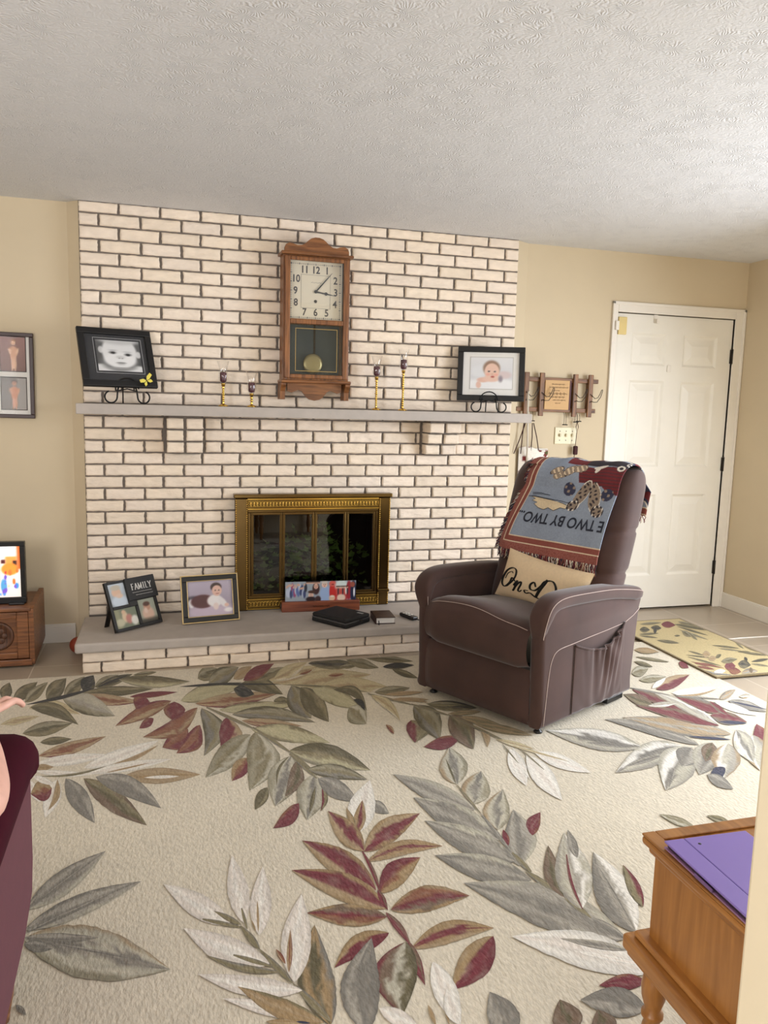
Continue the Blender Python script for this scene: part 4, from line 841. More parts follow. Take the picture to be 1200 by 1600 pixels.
# hearth: family collage, baby photo, wooden photo block, zip case, book, hand control
fc = thing('collage_frame', 'black three photo collage frame lettered FAMILY on the hearth', 'picture frame', (.2785, -.303, .1675), (-R(22.9), 0, R(37.1)))
w, h = .296, .273; U = lambda u: (-.5+u)*w; V = lambda v: v*h
f = MB(); holes = [(.06, .40, .50, .95), (.06, .52, .06, .44), (.58, .94, .07, .54)]
f.box(U(0), U(1), -.008, 0, V(0), V(1))
for q in ((0, .06, 0, 1), (.40, .58, .44, 1), (.06, .40, .44, .50), (.06, .40, .95, 1), (0, .58, 0, .06), (.52, .58, .06, .44), (.58, 1, 0, .07), (.94, 1, .07, .6), (.58, 1, .54, .62)): f.box(U(q[0]), U(q[1]), -.017, -.006, V(q[2]), V(q[3]))
f.build('frame', M['black'], fc, bevel=.002)
fam = [painter(lambda u, v: mix3((150, 160, 170), (206, 216, 226), v), [('e', .45, .62, .28, .22, (222, 186, 160), .2), ('e', .45, .82, .3, .12, (196, 186, 170), .3), ('e', .55, .2, .5, .25, (206, 218, 232), .3), ('e', .6, .45, .2, .1, (226, 196, 176), .4)]),
       painter((120, 128, 108), [('r', -.1, -.1, .25, 1.1, (150, 150, 120), .1), ('e', .45, .55, .13, .3, (214, 190, 160), .3), ('e', .62, .42, .15, .25, (190, 130, 120), .3), ('e', .85, .3, .16, .25, (226, 224, 216), .3), ('e', .42, .82, .09, .1, (214, 180, 150), .3), ('e', .2, .3, .2, .2, (190, 186, 160), .3)]),
       painter((162, 166, 150), [('e', .5, .35, .36, .3, (216, 182, 162), .3), ('e', .5, .66, .2, .16, (196, 150, 126), .2), ('e', .5, .78, .2, .1, (90, 60, 48), .3), ('r', -.1, -.1, 1.1, .15, (70, 66, 56), .1), ('e', .4, .5, .1, .12, (226, 200, 186), .4)])]
for (a, b_, c, d), fn in zip(holes, fam):
    q = MB(); print_grid(q, U(a), U(b_), V(c), V(d), -.0095, fn, 26); q.build('photo', M['print'], fc)
pp = MB(); pp.box(U(.40), U(1.035), -.026, -.016, V(.55), V(1.005)); pt = pp.build('name_plate', M['black'], fc, bevel=.002)
def serif(mb, word, x, z, hgt, y, adv=.78):
    """small capitals with slab serifs"""
    S = dict(F=[(.1, 0, .1, 1), (.1, 1, .6, 1), (.1, .52, .48, .52)], A=[(0, 0, .35, 1), (.35, 1, .7, 0), (.14, .36, .56, .36)], M=[(.05, 0, .05, 1), (.05, 1, .4, .1), (.4, .1, .75, 1), (.75, 1, .75, 0)], I=[(.2, 0, .2, 1)], L=[(.1, 0, .1, 1), (.1, 0, .58, 0)], Y=[(0, 1, .32, .5), (.64, 1, .32, .5), (.32, .5, .32, 0)])
    W_ = dict(F=.82, A=.90, M=1.08, I=.62, L=.80, Y=.72); tot = sum(W_[c] for c in word); px_ = x-tot*hgt*adv/2
    for c in word:
        for (a, b1, c1, d1) in S[c]:
            p = Vector((px_+a*hgt*adv, 0, z+b1*hgt)); q = Vector((px_+c1*hgt*adv, 0, z+d1*hgt)); t = (q-p).normalized(); n = Vector((-t.z, 0, t.x)); wd = hgt*(.075 if abs(t.z) > .5 else .035)
            mb.add([(v.x, y, v.z) for v in (p+n*wd, q+n*wd, q-n*wd, p-n*wd)], [(0, 1, 2, 3)])
            for e in (p, q):
                if abs(t.z) > .5 and (abs(e.z-z) < .01*hgt or abs(e.z-z-hgt) < .01*hgt): mb.add([(e.x-hgt*.13, y, e.z-hgt*.03), (e.x+hgt*.13, y, e.z-hgt*.03), (e.x+hgt*.13, y, e.z+hgt*.03), (e.x-hgt*.13, y, e.z+hgt*.03)], [(0, 1, 2, 3)])
        px_ += W_[c]*hgt*adv
lt = MB(); serif(lt, 'FAMILY', U(.72), V(.755), .033, -.0268)
for z, a, b_ in ((.70, .50, .92), (.645, .56, .93)):
    n = 40; lt.tube([(U(a+(b_-a)*i/n), -.0268, V(z)+.0028*math.sin(i*2.1)*(.5+.5*math.sin(i*.7))) for i in range(n+1)], .0008, 4)
lt.build('lettering', mat('white lettering', (226, 224, 220), rough=.6), pt, fix=False)
lg = MB(); lg.tube([(-.105, .004, .19), (-.105, .125, .055)], .016, 8, flat=.25); lg.build('easel_leg', M['black'], fc)
bb = painter(lambda u, v: mix3((150, 140, 158), (186, 176, 196), v), [('e', .5, .12, .6, .2, (196, 180, 200), .4), ('e', .12, .45, .16, .14, (78, 74, 86), .3), ('e', .08, .38, .07, .12, (232, 230, 234), .3), ('e', .33, .42, .26, .19, (84, 44, 50), .15), ('e', .60, .42, .17, .17, (236, 232, 234), .18), ('e', .78, .36, .07, .16, (230, 226, 230), .3, .5), ('e', .62, .26, .06, .1, (230, 212, 208), .3), ('e', .86, .28, .05, .05, (226, 190, 178), .3), ('e', .64, .80, .125, .13, (66, 48, 46), .15), ('e', .655, .70, .11, .15, (226, 186, 172), .12), ('e', .62, .71, .018, .014, (50, 40, 40), .4), ('e', .70, .71, .018, .014, (50, 40, 40), .4), ('e', .665, .62, .035, .012, (170, 90, 88), .5), ('e', .90, .14, .1, .06, (236, 232, 236), .4)])
picture_frame('portrait_frame', 'black frame with thin gold edge, baby lying in dark overalls, on the hearth', 'picture frame', (.6658, -.2584, .1745), (-R(14.3), 0, R(8.5)), .308, .254, .03, .02, M['black'], [], bb, (-.126, .126, .028, .226), edge=mat('pale gold edge', (196, 172, 124), rough=.35, metal=.6))
blk = thing('photo_block', 'wooden block holding a wide group photo in front of the fireplace doors', 'photo holder', (1.318, -.115, .167), (0, 0, R(-3)))
MB().box(-.235, .235, -.03, .03, .0, .062).build('wood_base', wood('red brown block', (96, 48, 30), (140, 76, 48), stretch=(12, 1, 1)), blk, bevel=.004)
random.seed(3); grp = []
for k in range(16): grp.append(('e', .03+k*.017, random.uniform(.35, .75), .02, .22, random.choice([(60, 70, 110), (90, 110, 160), (40, 44, 60), (150, 70, 110), (180, 190, 210)]), .3))
for k in range(14): grp.append(('e', .02+k*.019, random.uniform(.62, .86), .012, .06, (200, 160, 140), .3))
grp += [('e', .43, .62, .05, .3, (60, 34, 34), .2), ('e', .43, .74, .03, .14, (222, 180, 160), .2), ('e', .56, .30, .075, .5, (150, 172, 208), .15), ('e', .55, .82, .04, .16, (226, 190, 170), .2), ('e', .55, .95, .045, .08, (200, 190, 180), .3), ('e', .68, .45, .06, .55, (190, 44, 40), .15), ('e', .66, .86, .045, .15, (204, 90, 80), .2), ('e', .36, .28, .035, .15, (226, 186, 166), .2), ('e', .37, .46, .05, .08, (70, 46, 36), .3), ('e', .36, .08, .07, .14, (40, 26, 30), .3), ('e', .46, .08, .04, .16, (60, 40, 40), .3), ('e', .66, .12, .045, .15, (216, 180, 150), .2), ('e', .79, .75, .09, .3, (206, 216, 212), .3), ('e', .79, .42, .03, .1, (60, 40, 40), .2), ('e', .80, .2, .09, .3, (170, 60, 60), .2), ('e', .79, .12, .06, .2, (226, 200, 180), .25), ('e', .9, .5, .04, .5, (150, 40, 50), .2), ('e', .965, .4, .045, .6, (34, 36, 62), .15), ('e', .95, .8, .035, .14, (150, 80, 64), .2), ('e', .975, .4, .012, .25, (226, 226, 230), .3)]
for k in range(9): x_ = .30+.022*k; grp += [('e', x_, .93, .011, .06, (204, 160, 138), .3), ('e', x_, .99, .013, .05, (60, 44, 40), .3)]
for k in range(8): x_ = .725+.022*k; c_ = random.choice([(170, 50, 60), (220, 210, 200), (60, 50, 60), (190, 80, 70)]); grp += [('e', x_, .48, .012, .20, c_, .3), ('e', x_, .66, .009, .055, (214, 170, 146), .3), ('e', x_, .71, .010, .04, (70, 50, 40), .4)]
grp += [('e', .418, .76, .005, .03, (60, 40, 40), .5), ('e', .442, .76, .005, .03, (60, 40, 40), .5), ('e', .43, .67, .012, .02, (170, 80, 80), .5), ('e', .54, .83, .005, .03, (70, 50, 46), .5), ('e', .562, .83, .005, .03, (70, 50, 46), .5), ('e', .551, .745, .012, .02, (180, 90, 84), .5), ('e', .35, .30, .005, .025, (60, 40, 40), .5), ('e', .372, .30, .005, .025, (60, 40, 40), .5), ('e', .662, .2, .03, .03, (230, 220, 210), .4), ('e', .668, .82, .02, .03, (120, 40, 40), .4)]
gp = MB(); print_grid(gp, -.213, .213, .062, .180, -.012, painter((150, 160, 170), grp), 150); gp.build('photo', M['print'], blk)
MB().box(-.214, .214, -.0105, -.0085, .05, .181).build('photo_backing', M['black'], blk)
q = MB()
for s in (-1, 1): q.box(s*.2365-.004, s*.2365+.004, -.012, .012, .022, .046)
q.build('end_slot', M['black'], blk)
n = 30; MB().tube([(-.05+.1*i/n, -.0312, .032+.006*math.sin(i*1.6)*(.6+.4*math.sin(i*.5))) for i in range(n+1)], .0011, 4).build('engraving', M['antique_dark'], blk)
zc = thing('zip_case', 'black fabric zip case lying flat at the hearth edge', 'case', (1.3847, -.382, .168), (0, 0, R(-53.8)))
c = MB(); c.box(-.131, .131, -.107, .107, 0, .026); zc_b = c.build('case_body', mat('black nylon', (17, 17, 19), rough=.75, bump=.3, bscale=300), zc, bevel=.010, bseg=3)
c = MB(); c.box(-.130, .130, -.106, .106, .029, .052); c.build('case_lid', mat('black nylon lid', (19, 19, 21), rough=.75, bump=.3, bscale=300), zc, bevel=.012, bseg=3)
c = MB(); c.box(-.127, .127, -.1055, .1055, .024, .031); c.build('zipper', mat('grey zipper teeth', (92, 92, 94), rough=.4, metal=.4), zc)
MB().box(.132, .136, .01, .03, .02, .032).build('zip_pull', M['steel'], zc)
MB().box(.07, .11, .055, .072, .052, .0535).build('cloth_tag', mat('pale cloth tag', (150, 150, 150), rough=.8), zc)
bk = thing('book', 'brown leather book with white pages and a dark ribbon on the hearth', 'book', (1.626, -.405, .168), (0, 0, R(-3.5)))
lea = mat('brown leather cover', (60, 40, 32), rough=.5, bump=.2, bscale=120)
c = MB(); c.box(-.058, .058, -.078, .078, 0, .004); c.box(-.058, .058, -.078, .078, .034, .038); c.box(-.058, -.052, -.078, .078, 0, .038); c.build('cover', lea, bk, bevel=.002)
MB().box(-.052, .053, -.073, .073, .004, .034).build('pages', mat('white page block', (226, 222, 214), rough=.8, var=.1, nscale=60, stretch=(.1, .1, 6)), bk)
MB().tube([(-.038, -.072, .02), (-.038, -.080, .010), (-.040, -.086, .001), (-.040, -.098, .0008)], .003, 5, flat=.3).build('ribbon', M['black'], bk)
rm = thing('hand_control', 'black corded recliner hand control lying on the hearth beside the recliner', 'remote', (1.79, -.385, .168), (0, 0, R(20)))
MB().box(-.022, .022, -.065, .065, 0, .022).build('control_body', M['plastic'], rm, bevel=.008)
q = MB()
for y in (-.02, .01, .035):
    for x in (-.009, .009): q.box(x-.006, x+.006, y-.007, y+.007, .022, .0245)
q.build('button', M['trim'], rm, bevel=.001)
MB().tube([(0, -.064, .010), (-.002, -.10, .012), (0, -.145, .004), (.004, -.168, -.03), (.03, -.19, -.10), (.10, -.22, -.135), (.16, -.25, -.13)], .0032, 6).build('control_cord', M['plastic'], rm)
tag(MB().ball((-.048, -.15, .045), .045, .045, .045).build('red_ball', mat('red brown ball', (140, 58, 38), rough=.5)), 'small red-brown ball on the tiles behind the left end of the hearth', 'ball')

# left edge: low chest with a screen on top
lc = thing('low_chest', 'low brown wooden chest with a carved round medallion at the left edge', 'chest', (-.60, -.35, 0))
cw = .70; x1 = cw/2
def chest():
    b = MB(); b.box(-x1, x1-.02, .02, .36, .06, .30); b.build('carcass', M['chest'], lc, bevel=.003)
    for s in (-1, 1):
        p = MB(); p.prism([(.0, .015), (.35, .05), (.375, .06), (.375, .335), (.36, .335), (.02, .318), (0, .31)], s*x1-.012, s*x1+.012, 'x'); p.build('side_panel', M['chest'], lc, bevel=.004)
    MB().box(-x1, x1, -.008, .37, .30, .318).build('top', M['chest'], lc, bevel=.004)
    MB().box(-x1, x1, -.006, .03, .012, .045).build('plinth', M['chest'], lc, bevel=.004)
    for s in (-1, 1):
        d = MB(); a0, a1 = (-x1+.014, -.004) if s < 0 else (.004, x1-.014)
        for q in ((a0, a0+.055, .05, .295), (a1-.055, a1, .05, .295), (a0+.055, a1-.055, .262, .295), (a0+.055, a1-.055, .05, .082)): d.box(q[0], q[1], -.002, .02, q[2], q[3])
        o = d.build('door', M['chest'], lc, bevel=.004)
        MB().box(a0+.05, a1-.05, .006, .016, .08, .265).build('door_panel', M['chest'], o)
        cx_ = a1-.145 if s > 0 else a0+.145; m_ = MB()
        m_.lathe([(.001, .004), (.055, .004), (.062, .009), (.072, .009), (.076, 0), (.001, 0)], 32).shift(lambda p: (p.x+cx_, .006-p.z, .172+p.y))
        for k in range(6):
            a = k*PI/3; m_.ball((cx_+.028*math.cos(a), .002, .172+.028*math.sin(a)), .017, .005, .017, 10, 6)
        m_.ball((cx_, .001, .172), .014, .008, .014, 10, 6)
        m_.build('medallion', M['chest_dark'], o)
chest()
tv = thing('screen', 'small flat screen showing a bright crowd scene on the low chest, left edge', 'screen', (-.565, -.235, .319))
w, h = .56, .328
f = MB()
for q in ((-w/2, w/2, 0, .034), (-w/2, w/2, h-.024, h), (-w/2, -w/2+.024, .034, h-.024), (w/2-.024, w/2, .034, h-.024)): f.box(q[0], q[1], -.018, .02, q[2], q[3])
f.build('bezel', M['plastic'], tv, bevel=.003); MB().box(-w/2+.01, w/2-.01, -.004, .025, .01, h-.01).build('back_case', M['plastic'], tv)
random.seed(9); sc_l = [('r', .72, .3, .80, 1.1, (236, 150, 70), .02), ('r', .86, .5, .97, .8, (240, 160, 80), .02), ('r', .60, -.1, .64, 1.1, (60, 50, 60), .01), ('r', .70, .72, .73, .92, (40, 60, 80), .01), ('r', .82, .66, .86, .74, (90, 40, 40), .01), ('r', .93, .62, .97, .72, (60, 40, 40), .01), ('e', .90, .55, .08, .12, (236, 150, 60), .2), ('e', .84, .22, .03, .14, (90, 160, 210), .3), ('e', .96, .22, .02, .06, (70, 150, 220), .3), ('e', .68, .42, .05, .1, (90, 80, 220), .2), ('e', .745, .5, .03, .1, (150, 160, 230), .3), ('e', .76, .2, .025, .16, (200, 110, 60), .3), ('r', .97, .55, 1.05, 1.05, (220, 110, 50), .02)]
for k in range(90): sc_l.append(('e', random.random()*.97, random.uniform(0, .55), random.uniform(.006, .016), random.uniform(.02, .06), random.choice([(230, 120, 60), (90, 150, 220), (250, 250, 250), (200, 60, 60), (120, 90, 200), (250, 210, 150)]), .3))
q = MB(); print_grid(q, -w/2+.024, w/2-.024, .034, h-.024, -.008, painter(lambda u, v: mix3((240, 226, 216), (250, 246, 244), v), sc_l), 110)
q.build('display', mat('lit display', (255, 255, 255), rough=.3, var=0, attr=True, emit=1.0), tv)
MB().box(.20, .275, -.05, .05, 0, .008).build('stand_foot', M['plastic'], tv, bevel=.003)
MB().box(-.275, -.20, -.05, .05, 0, .008).build('stand_foot', M['plastic'], tv, bevel=.003)
# ================================================================== recliner (its own axes: a across, b backwards, z up; origin at its front corner by the hearth)
rc = thing('recliner', 'brown suede power recliner standing on the rug in front of the door', 'recliner', (1.6058, -1.1105, 0), (0, 0, math.atan2(-.8896, .4568)))
W_ = .735
def sweep(mb, path, sec, mi=0, seg=20, expo=2.6):
    """path of (b, z) points in the side plane; sec(i) -> (a centre, half width, half height)"""
    n = len(path); vs = []
    for i, (b, z) in enumerate(path):
        p0 = Vector(path[max(0, i-1)]); p1 = Vector(path[min(n-1, i+1)]); t = (p1-p0).normalized(); nn = Vector((-t.y, t.x))
        ac, hw, hh = sec(i/(n-1))
        for k in range(seg):
            th = 2*PI*k/seg; c, s = math.cos(th), math.sin(th)
            x = hw*math.copysign(abs(c)**(2/expo), c); y = hh*math.copysign(abs(s)**(2/expo), s)
            vs.append((ac+x, b+nn.x*y, z+nn.y*y))
    fs = [(i*seg+k, i*seg+(k+1) % seg, (i+1)*seg+(k+1) % seg, (i+1)*seg+k) for i in range(n-1) for k in range(seg)]
    fs += [tuple(range(seg-1, -1, -1)), tuple(range((n-1)*seg, n*seg))]
    return mb.add(vs, fs, mi, True)
def smooth_path(pts, n):
    """Catmull-Rom through 2-D or 3-D points"""
    P = [Vector(p) for p in pts]; P = [P[0]*2-P[1]]+P+[P[-1]*2-P[-2]]; out = []
    for i in range(n+1):
        t = i/n*(len(P)-3); k = min(int(t), len(P)-4); t -= k; a, b, c, d = P[k:k+4]
        out.append(tuple((b*2+(c-a)*t+(a*2-b*5+c*4-d)*t*t+(b*3-a-c*3+d)*t**3)*.5))
    return out
# frame under the upholstery
MB().box(.09, W_-.09, .06, .68, .05, .30).build('base_frame', M['black'], rc)
# foot panel
fpn = MB()
def fpf(u, v):
    a = .055+.617*u; z = .048+.242*v; e = min(u, 1-u)*.617; e2 = min(v, 1-v)*.242
    return (a, .004-.016*(smoothstep(0, .05, e)*smoothstep(0, .04, e2))-.006*math.sin(PI*v), z)
fpn.grid(fpf, 30, 14); fpn.box(.056, .671, .006, .05, .05, .288); fpn.build('foot_panel', M['suede'], rc)
# seat cushion: front lip bulges over the foot panel
prof = smooth_path([(.56, .43), (.40, .448), (.22, .468), (.10, .492), (.035, .497), (-.012, .480), (-.040, .43), (-.046, .37), (-.032, .315), (.0, .288), (.06, .29)], 40)
sc = MB()
def seatf(u, v):
    b, z = prof[min(40, int(round(v*40)))]; e = min(u, 1-u); rd = smoothstep(0, .13, e)
    cz = .40; a = .068+.600*u
    crown = .030*math.sin(PI*u)*(1 if z > .4 else .3) + .010*math.sin(PI*u*2.0)*0
    dip = -.022*math.exp(-((u-.78)/.22)**2)*smoothstep(.42, .5, z)
    k = .90+.10*rd
    return (a, .08+(b-.08)*(k if b < .08 else 1), cz+(z-cz)*(.86+.14*rd)+crown*(1 if z > .42 else 0)+dip)
sc.grid(seatf, 28, 40); seat = sc.build('seat_cushion', M['suede'], rc, smooth=True)
MB().tube([(lambda p: (p[0], p[1]-.0025, p[2]+.001))(seatf(.04+.93*i/30, 20/40)) for i in range(31)], .0016, 5).build('seat_piping', M['stitch'], seat)
# arms: an upholstered slab with a soft pad rolled over the top and down the front
side = smooth_path([(.0, .042), (-.004, .20), (-.010, .34), (-.012, .44), (.0, .52), (.04, .565)], 14) + [(.16, .585), (.45, .57), (.72, .535), (.80, .515)] + smooth_path([(.785, .45), (.765, .26), (.742, .042)], 6)
pad = smooth_path([(.014, .395), (.004, .45), (.000, .505), (.012, .548), (.050, .580), (.13, .592), (.30, .586), (.50, .572), (.68, .545), (.79, .522)], 36)
for s in (0, 1):
    a0, a1 = (.0, .072) if s == 0 else (W_-.072, W_)
    sg = MB(); nA = 8
    def slab_(u, v):                                       # one closed skin: outline shrinks towards each face so that the rim is round
        return None
    out = [Vector((p[0], p[1])) for p in side]; cen = Vector((.39, .30))
    prof_s = [(a0+.004, .975), (a0, .99), (a0-.000, .955)]
    layers = [(a0+.000, -.022), (a0+.006, -.008), (a0+.018, 0.0), ((a0+a1)/2, .002), (a1-.018, 0.0), (a1-.006, -.008), (a1, -.022)]
    vs = []; n = len(out)
    for aa, ins in layers:
        for i, p in enumerate(out):
            t = (out[(i+1) % n]-out[i-1]).normalized(); nrm = Vector((t.y, -t.x)); 
            if nrm.dot(p-cen) < 0: nrm = -nrm
            q = p+nrm*ins; q.y = max(q.y, .042); vs.append((aa, q.x, q.y))
    fs = [(j*n+i, j*n+(i+1) % n, (j+1)*n+(i+1) % n, (j+1)*n+i) for j in range(len(layers)-1) for i in range(n)]
    fs += [tuple(range(n-1, -1, -1)), tuple(range((len(layers)-1)*n, len(layers)*n))]
    sg.add(vs, fs, 0, True); arm = sg.build('armrest', M['suede'], rc, bevel=.004)
    pm = MB(); sgn = -1 if s == 0 else 1; ac = (a0+a1)/2
    def sec(t, sgn=sgn, ac=ac):
        w = .022+.026*smoothstep(.0, .30, t); off = .010*smoothstep(.05, .35, t)*sgn
        return (ac+off, w*(1-.35*smoothstep(.95, 1, t)), (.017+.016*smoothstep(.02, .34, t))*(1-.4*smoothstep(.95, 1, t)))
    sweep(pm, pad, sec, expo=3.4); po = pm.build('arm_pad', M['suede'], arm)
    pts = []
    for i, (b, z) in enumerate(pad):
        t = i/36; a_, hw, hh = sec(t); p0 = Vector(pad[max(0, i-1)]); p1 = Vector(pad[min(36, i+1)]); tt = (p1-p0).normalized(); nn = Vector((-tt.y, tt.x)); 
        f_ = (.30+.25*smoothstep(0, .3, t)); pts.append((a_+sgn*(hw*.93+.003), b-abs(0)+nn.x*hh*f_, z+nn.y*hh*f_))
    MB().tube(pts, .0017, 5).build('pad_piping', M['stitch'], po)
    if s == 0:
        fp_ = smooth_path([(.064, -.012, .545), (.070, -.014, .50), (.071, -.012, .44), (.069, -.008, .36)], 12); MB().tube(fp_, .0015, 5).build('front_piping', M['stitch'], arm)
    else:
        X_ = W_+.0015
        sl = smooth_path([(X_, .020, .06), (X_, .030, .17), (X_, .042, .28), (X_, .060, .345), (X_, .103, .378), (X_, .22, .386)], 26) + [(X_, .35, .392), (X_, .50, .398), (X_, .64, .406), (X_, .72, .430), (X_, .772, .455)]
        MB().tube(sl, .0016, 5).build('side_piping', M['stitch'], arm)
        sl2 = [(X_-.001, .222, .375), (X_-.001, .22, .06)]; MB().tube(sl2, .0018, 5).build('pocket_seam', M['suede'], arm)
        pk = MB()
        def pkf(u, v):
            b = .224+(.640-.224)*u; topz = .374-.058*math.sin(PI*min(1, u*1.02))+.034*u; z = .062+(topz-.062)*v; e = math.sin(PI*u)
            conv = smoothstep(.08, .5, u)*(1-smoothstep(.8, 1, u))
            lines = math.sin((u*34)+1.4*math.sin(u*9)+(1-v)*3.0*(u-.5)*6)
            wr = (.0085*lines*v**1.1+.0050*math.sin(u*61+v*4)*v**3)*conv + .007*math.sin((u-.5)*10/(.35+v))*(1-v)*e*.5
            return (W_+.003+.030*e**.7*(.15+.85*v)*(1-.15*v)+wr, b, z)
        pk.grid(pkf, 110, 34); pkk = pk.build('side_pocket', M['suede'], arm, smooth=True, solid=.004)
        MB().tube([(lambda p: (p[0]+.001, p[1], p[2]+.001))(pkf(i/40, 1)) for i in range(41)], .005, 8).build('pocket_hem', M['suede'], pkk)
# backrest with three stacked cushions
def bf(z): return .435+.075*smoothstep(.40, .75, z)*1.0+.30*max(0, z-.72)*.85
def bb(z): return .655+.27*(z-.42)
SEAM = (.645, .842)
def backf(u, v):
    t = v; z = .40+.735*t; rt = max(0.0, (t-.84)/.16); rnd = math.sqrt(max(0.0, 1-min(1, rt)**2.4))
    hd = max(.004, (bb(z)-bf(z))/2*(.10+.90*rnd)); bc = (bf(z)+bb(z))/2
    hw = .342*(1-.10*(1-rnd)) + .008*math.sin(PI*min(1, (z-.6)/.5 if z > .6 else 0))
    crease = sum(math.exp(-((z-s)/.011)**2) for s in SEAM); hd -= .010*crease; hw -= .008*crease
    th = 2*PI*u; c, s = math.cos(th), math.sin(th)
    x = hw*math.copysign(abs(c)**(2/5.2), c); y = hd*math.copysign(abs(s)**(2/3.0), s)
    if s < 0:
        k = min((z-a)/(b-a) for a, b in ((.40, SEAM[0]), (SEAM[0], SEAM[1]), (SEAM[1], 1.14)) if a <= z <= b+1e-6) if z > .40 else 0
        y -= .020*math.sin(PI*max(0, min(1, k)))**.7*(1-abs(x/hw)**3)
    return (.385+x+.018*(z-.6), bc+y, z)
bk_ = MB(); bk_.grid(backf, 56, 64, closeu=True)
k0 = len(bk_.v); bk_.add([], []); bk_.f.append(tuple(range(64*56, 65*56))); bk_.m.append(0); bk_.s.append(True)
back = bk_.build('backrest', M['suede'], rc, smooth=True)
for nm_, a, b in (('foot', .07, .05), ('foot', W_-.045, .05), ('foot', .07, .66), ('foot', W_-.06, .66)):
    q = MB(); q.lathe([(.001, .0), (.019, .0), (.020, .006), (.012, .012), (.008, .02), (.008, .05), (.001, .05)], 14, c=(a, b, .0104)); q.build(nm_, M['plastic'], rc)
MB().box(W_-.10, W_-.01, .55, .69, .020, .046).build('lift_bracket', M['plastic'], rc, bevel=.003)

# ------------------------------------------------------------------ woven throw over the back
tw = thing('throw_blanket', 'blue-grey woven throw with rust border and animals draped over the recliner back', 'blanket', rc.location, rc.rotation_euler)
pth = [(bf(z)-.030-.004*math.sin((z-.7)*9), z) for z in [.69+.01*i for i in range(34)]]
zt = pth[-1]
arc = []
for i in range(1, 15):
    a = PI*i/15; arc.append((.665-.110*math.cos(a)+.0, 1.030+.128*math.sin(a)**.8))
pth += [p for p in arc if True] + [(.785+.03*0, 1.02-.02*i) for i in range(0, 7)]
cum = [0]
for p, q in zip(pth[:-1], pth[1:]): cum.append(cum[-1]+math.hypot(p[0]-q[0], p[1]-q[1]))
TL_ = cum[-1]
pth[-7:] = [(bb(z)+.016, z) for (b, z) in pth[-7:]]
def path_at(q):
    q = max(0, min(TL_-1e-6, q))
    for i in range(len(cum)-1):
        if cum[i] <= q <= cum[i+1]:
            t = (q-cum[i])/(cum[i+1]-cum[i]+1e-9); return (pth[i][0]+(pth[i+1][0]-pth[i][0])*t, pth[i][1]+(pth[i+1][1]-pth[i][1])*t)
    return pth[-1]
BW = .60
def throw(x, q, off=0.0):
    """x metres from the left edge, q metres up from the front hem, following the cushion"""
    b, z = path_at(q); t = x/BW
    l = .072+.22*smoothstep(0, .50, q)*.55+.05*smoothstep(.5, .9, q); r = .668+.05*smoothstep(0, .5, q)+.004*smoothstep(.50, .66, q)
    a = l+(r-l)*t
    d = .004*math.sin(x*22+q*6)+.003*math.sin(x*41-q*15)
    b1, z1 = path_at(q-.01); b2, z2 = path_at(q+.01); tn = Vector((b2-b1, z2-z1)).normalized(); nn = Vector((-tn.y, tn.x))
    # the left front edge wraps round the side of the cushion
    wrap = max(0, .10-x)/.10; over = max(0, a-.715)
    k = d+off
    return Vector((a, b+nn.x*k+.035*wrap**2*(1 if q < .45 else 0), z+nn.y*k-.9*over*(1 if q > .5 else 0)))
CB_ = {k: lin(c) for k, c in dict(rose=(150, 92, 84), rust=(140, 78, 70), cream=(222, 204, 178), field=(146, 158, 178), plum=(110, 40, 46), brown=(150, 134, 120), dark=(54, 48, 56), white=(232, 226, 216), navy=(58, 60, 84), pale=(226, 208, 176)).items()}
def inpoly(x, y, P):
    c = False; j = len(P)-1
    for i in range(len(P)):
        if (P[i][1] > y) != (P[j][1] > y) and x < (P[j][0]-P[i][0])*(y-P[i][1])/(P[j][1]-P[i][1])+P[i][0]: c = not c
        j = i
    return c
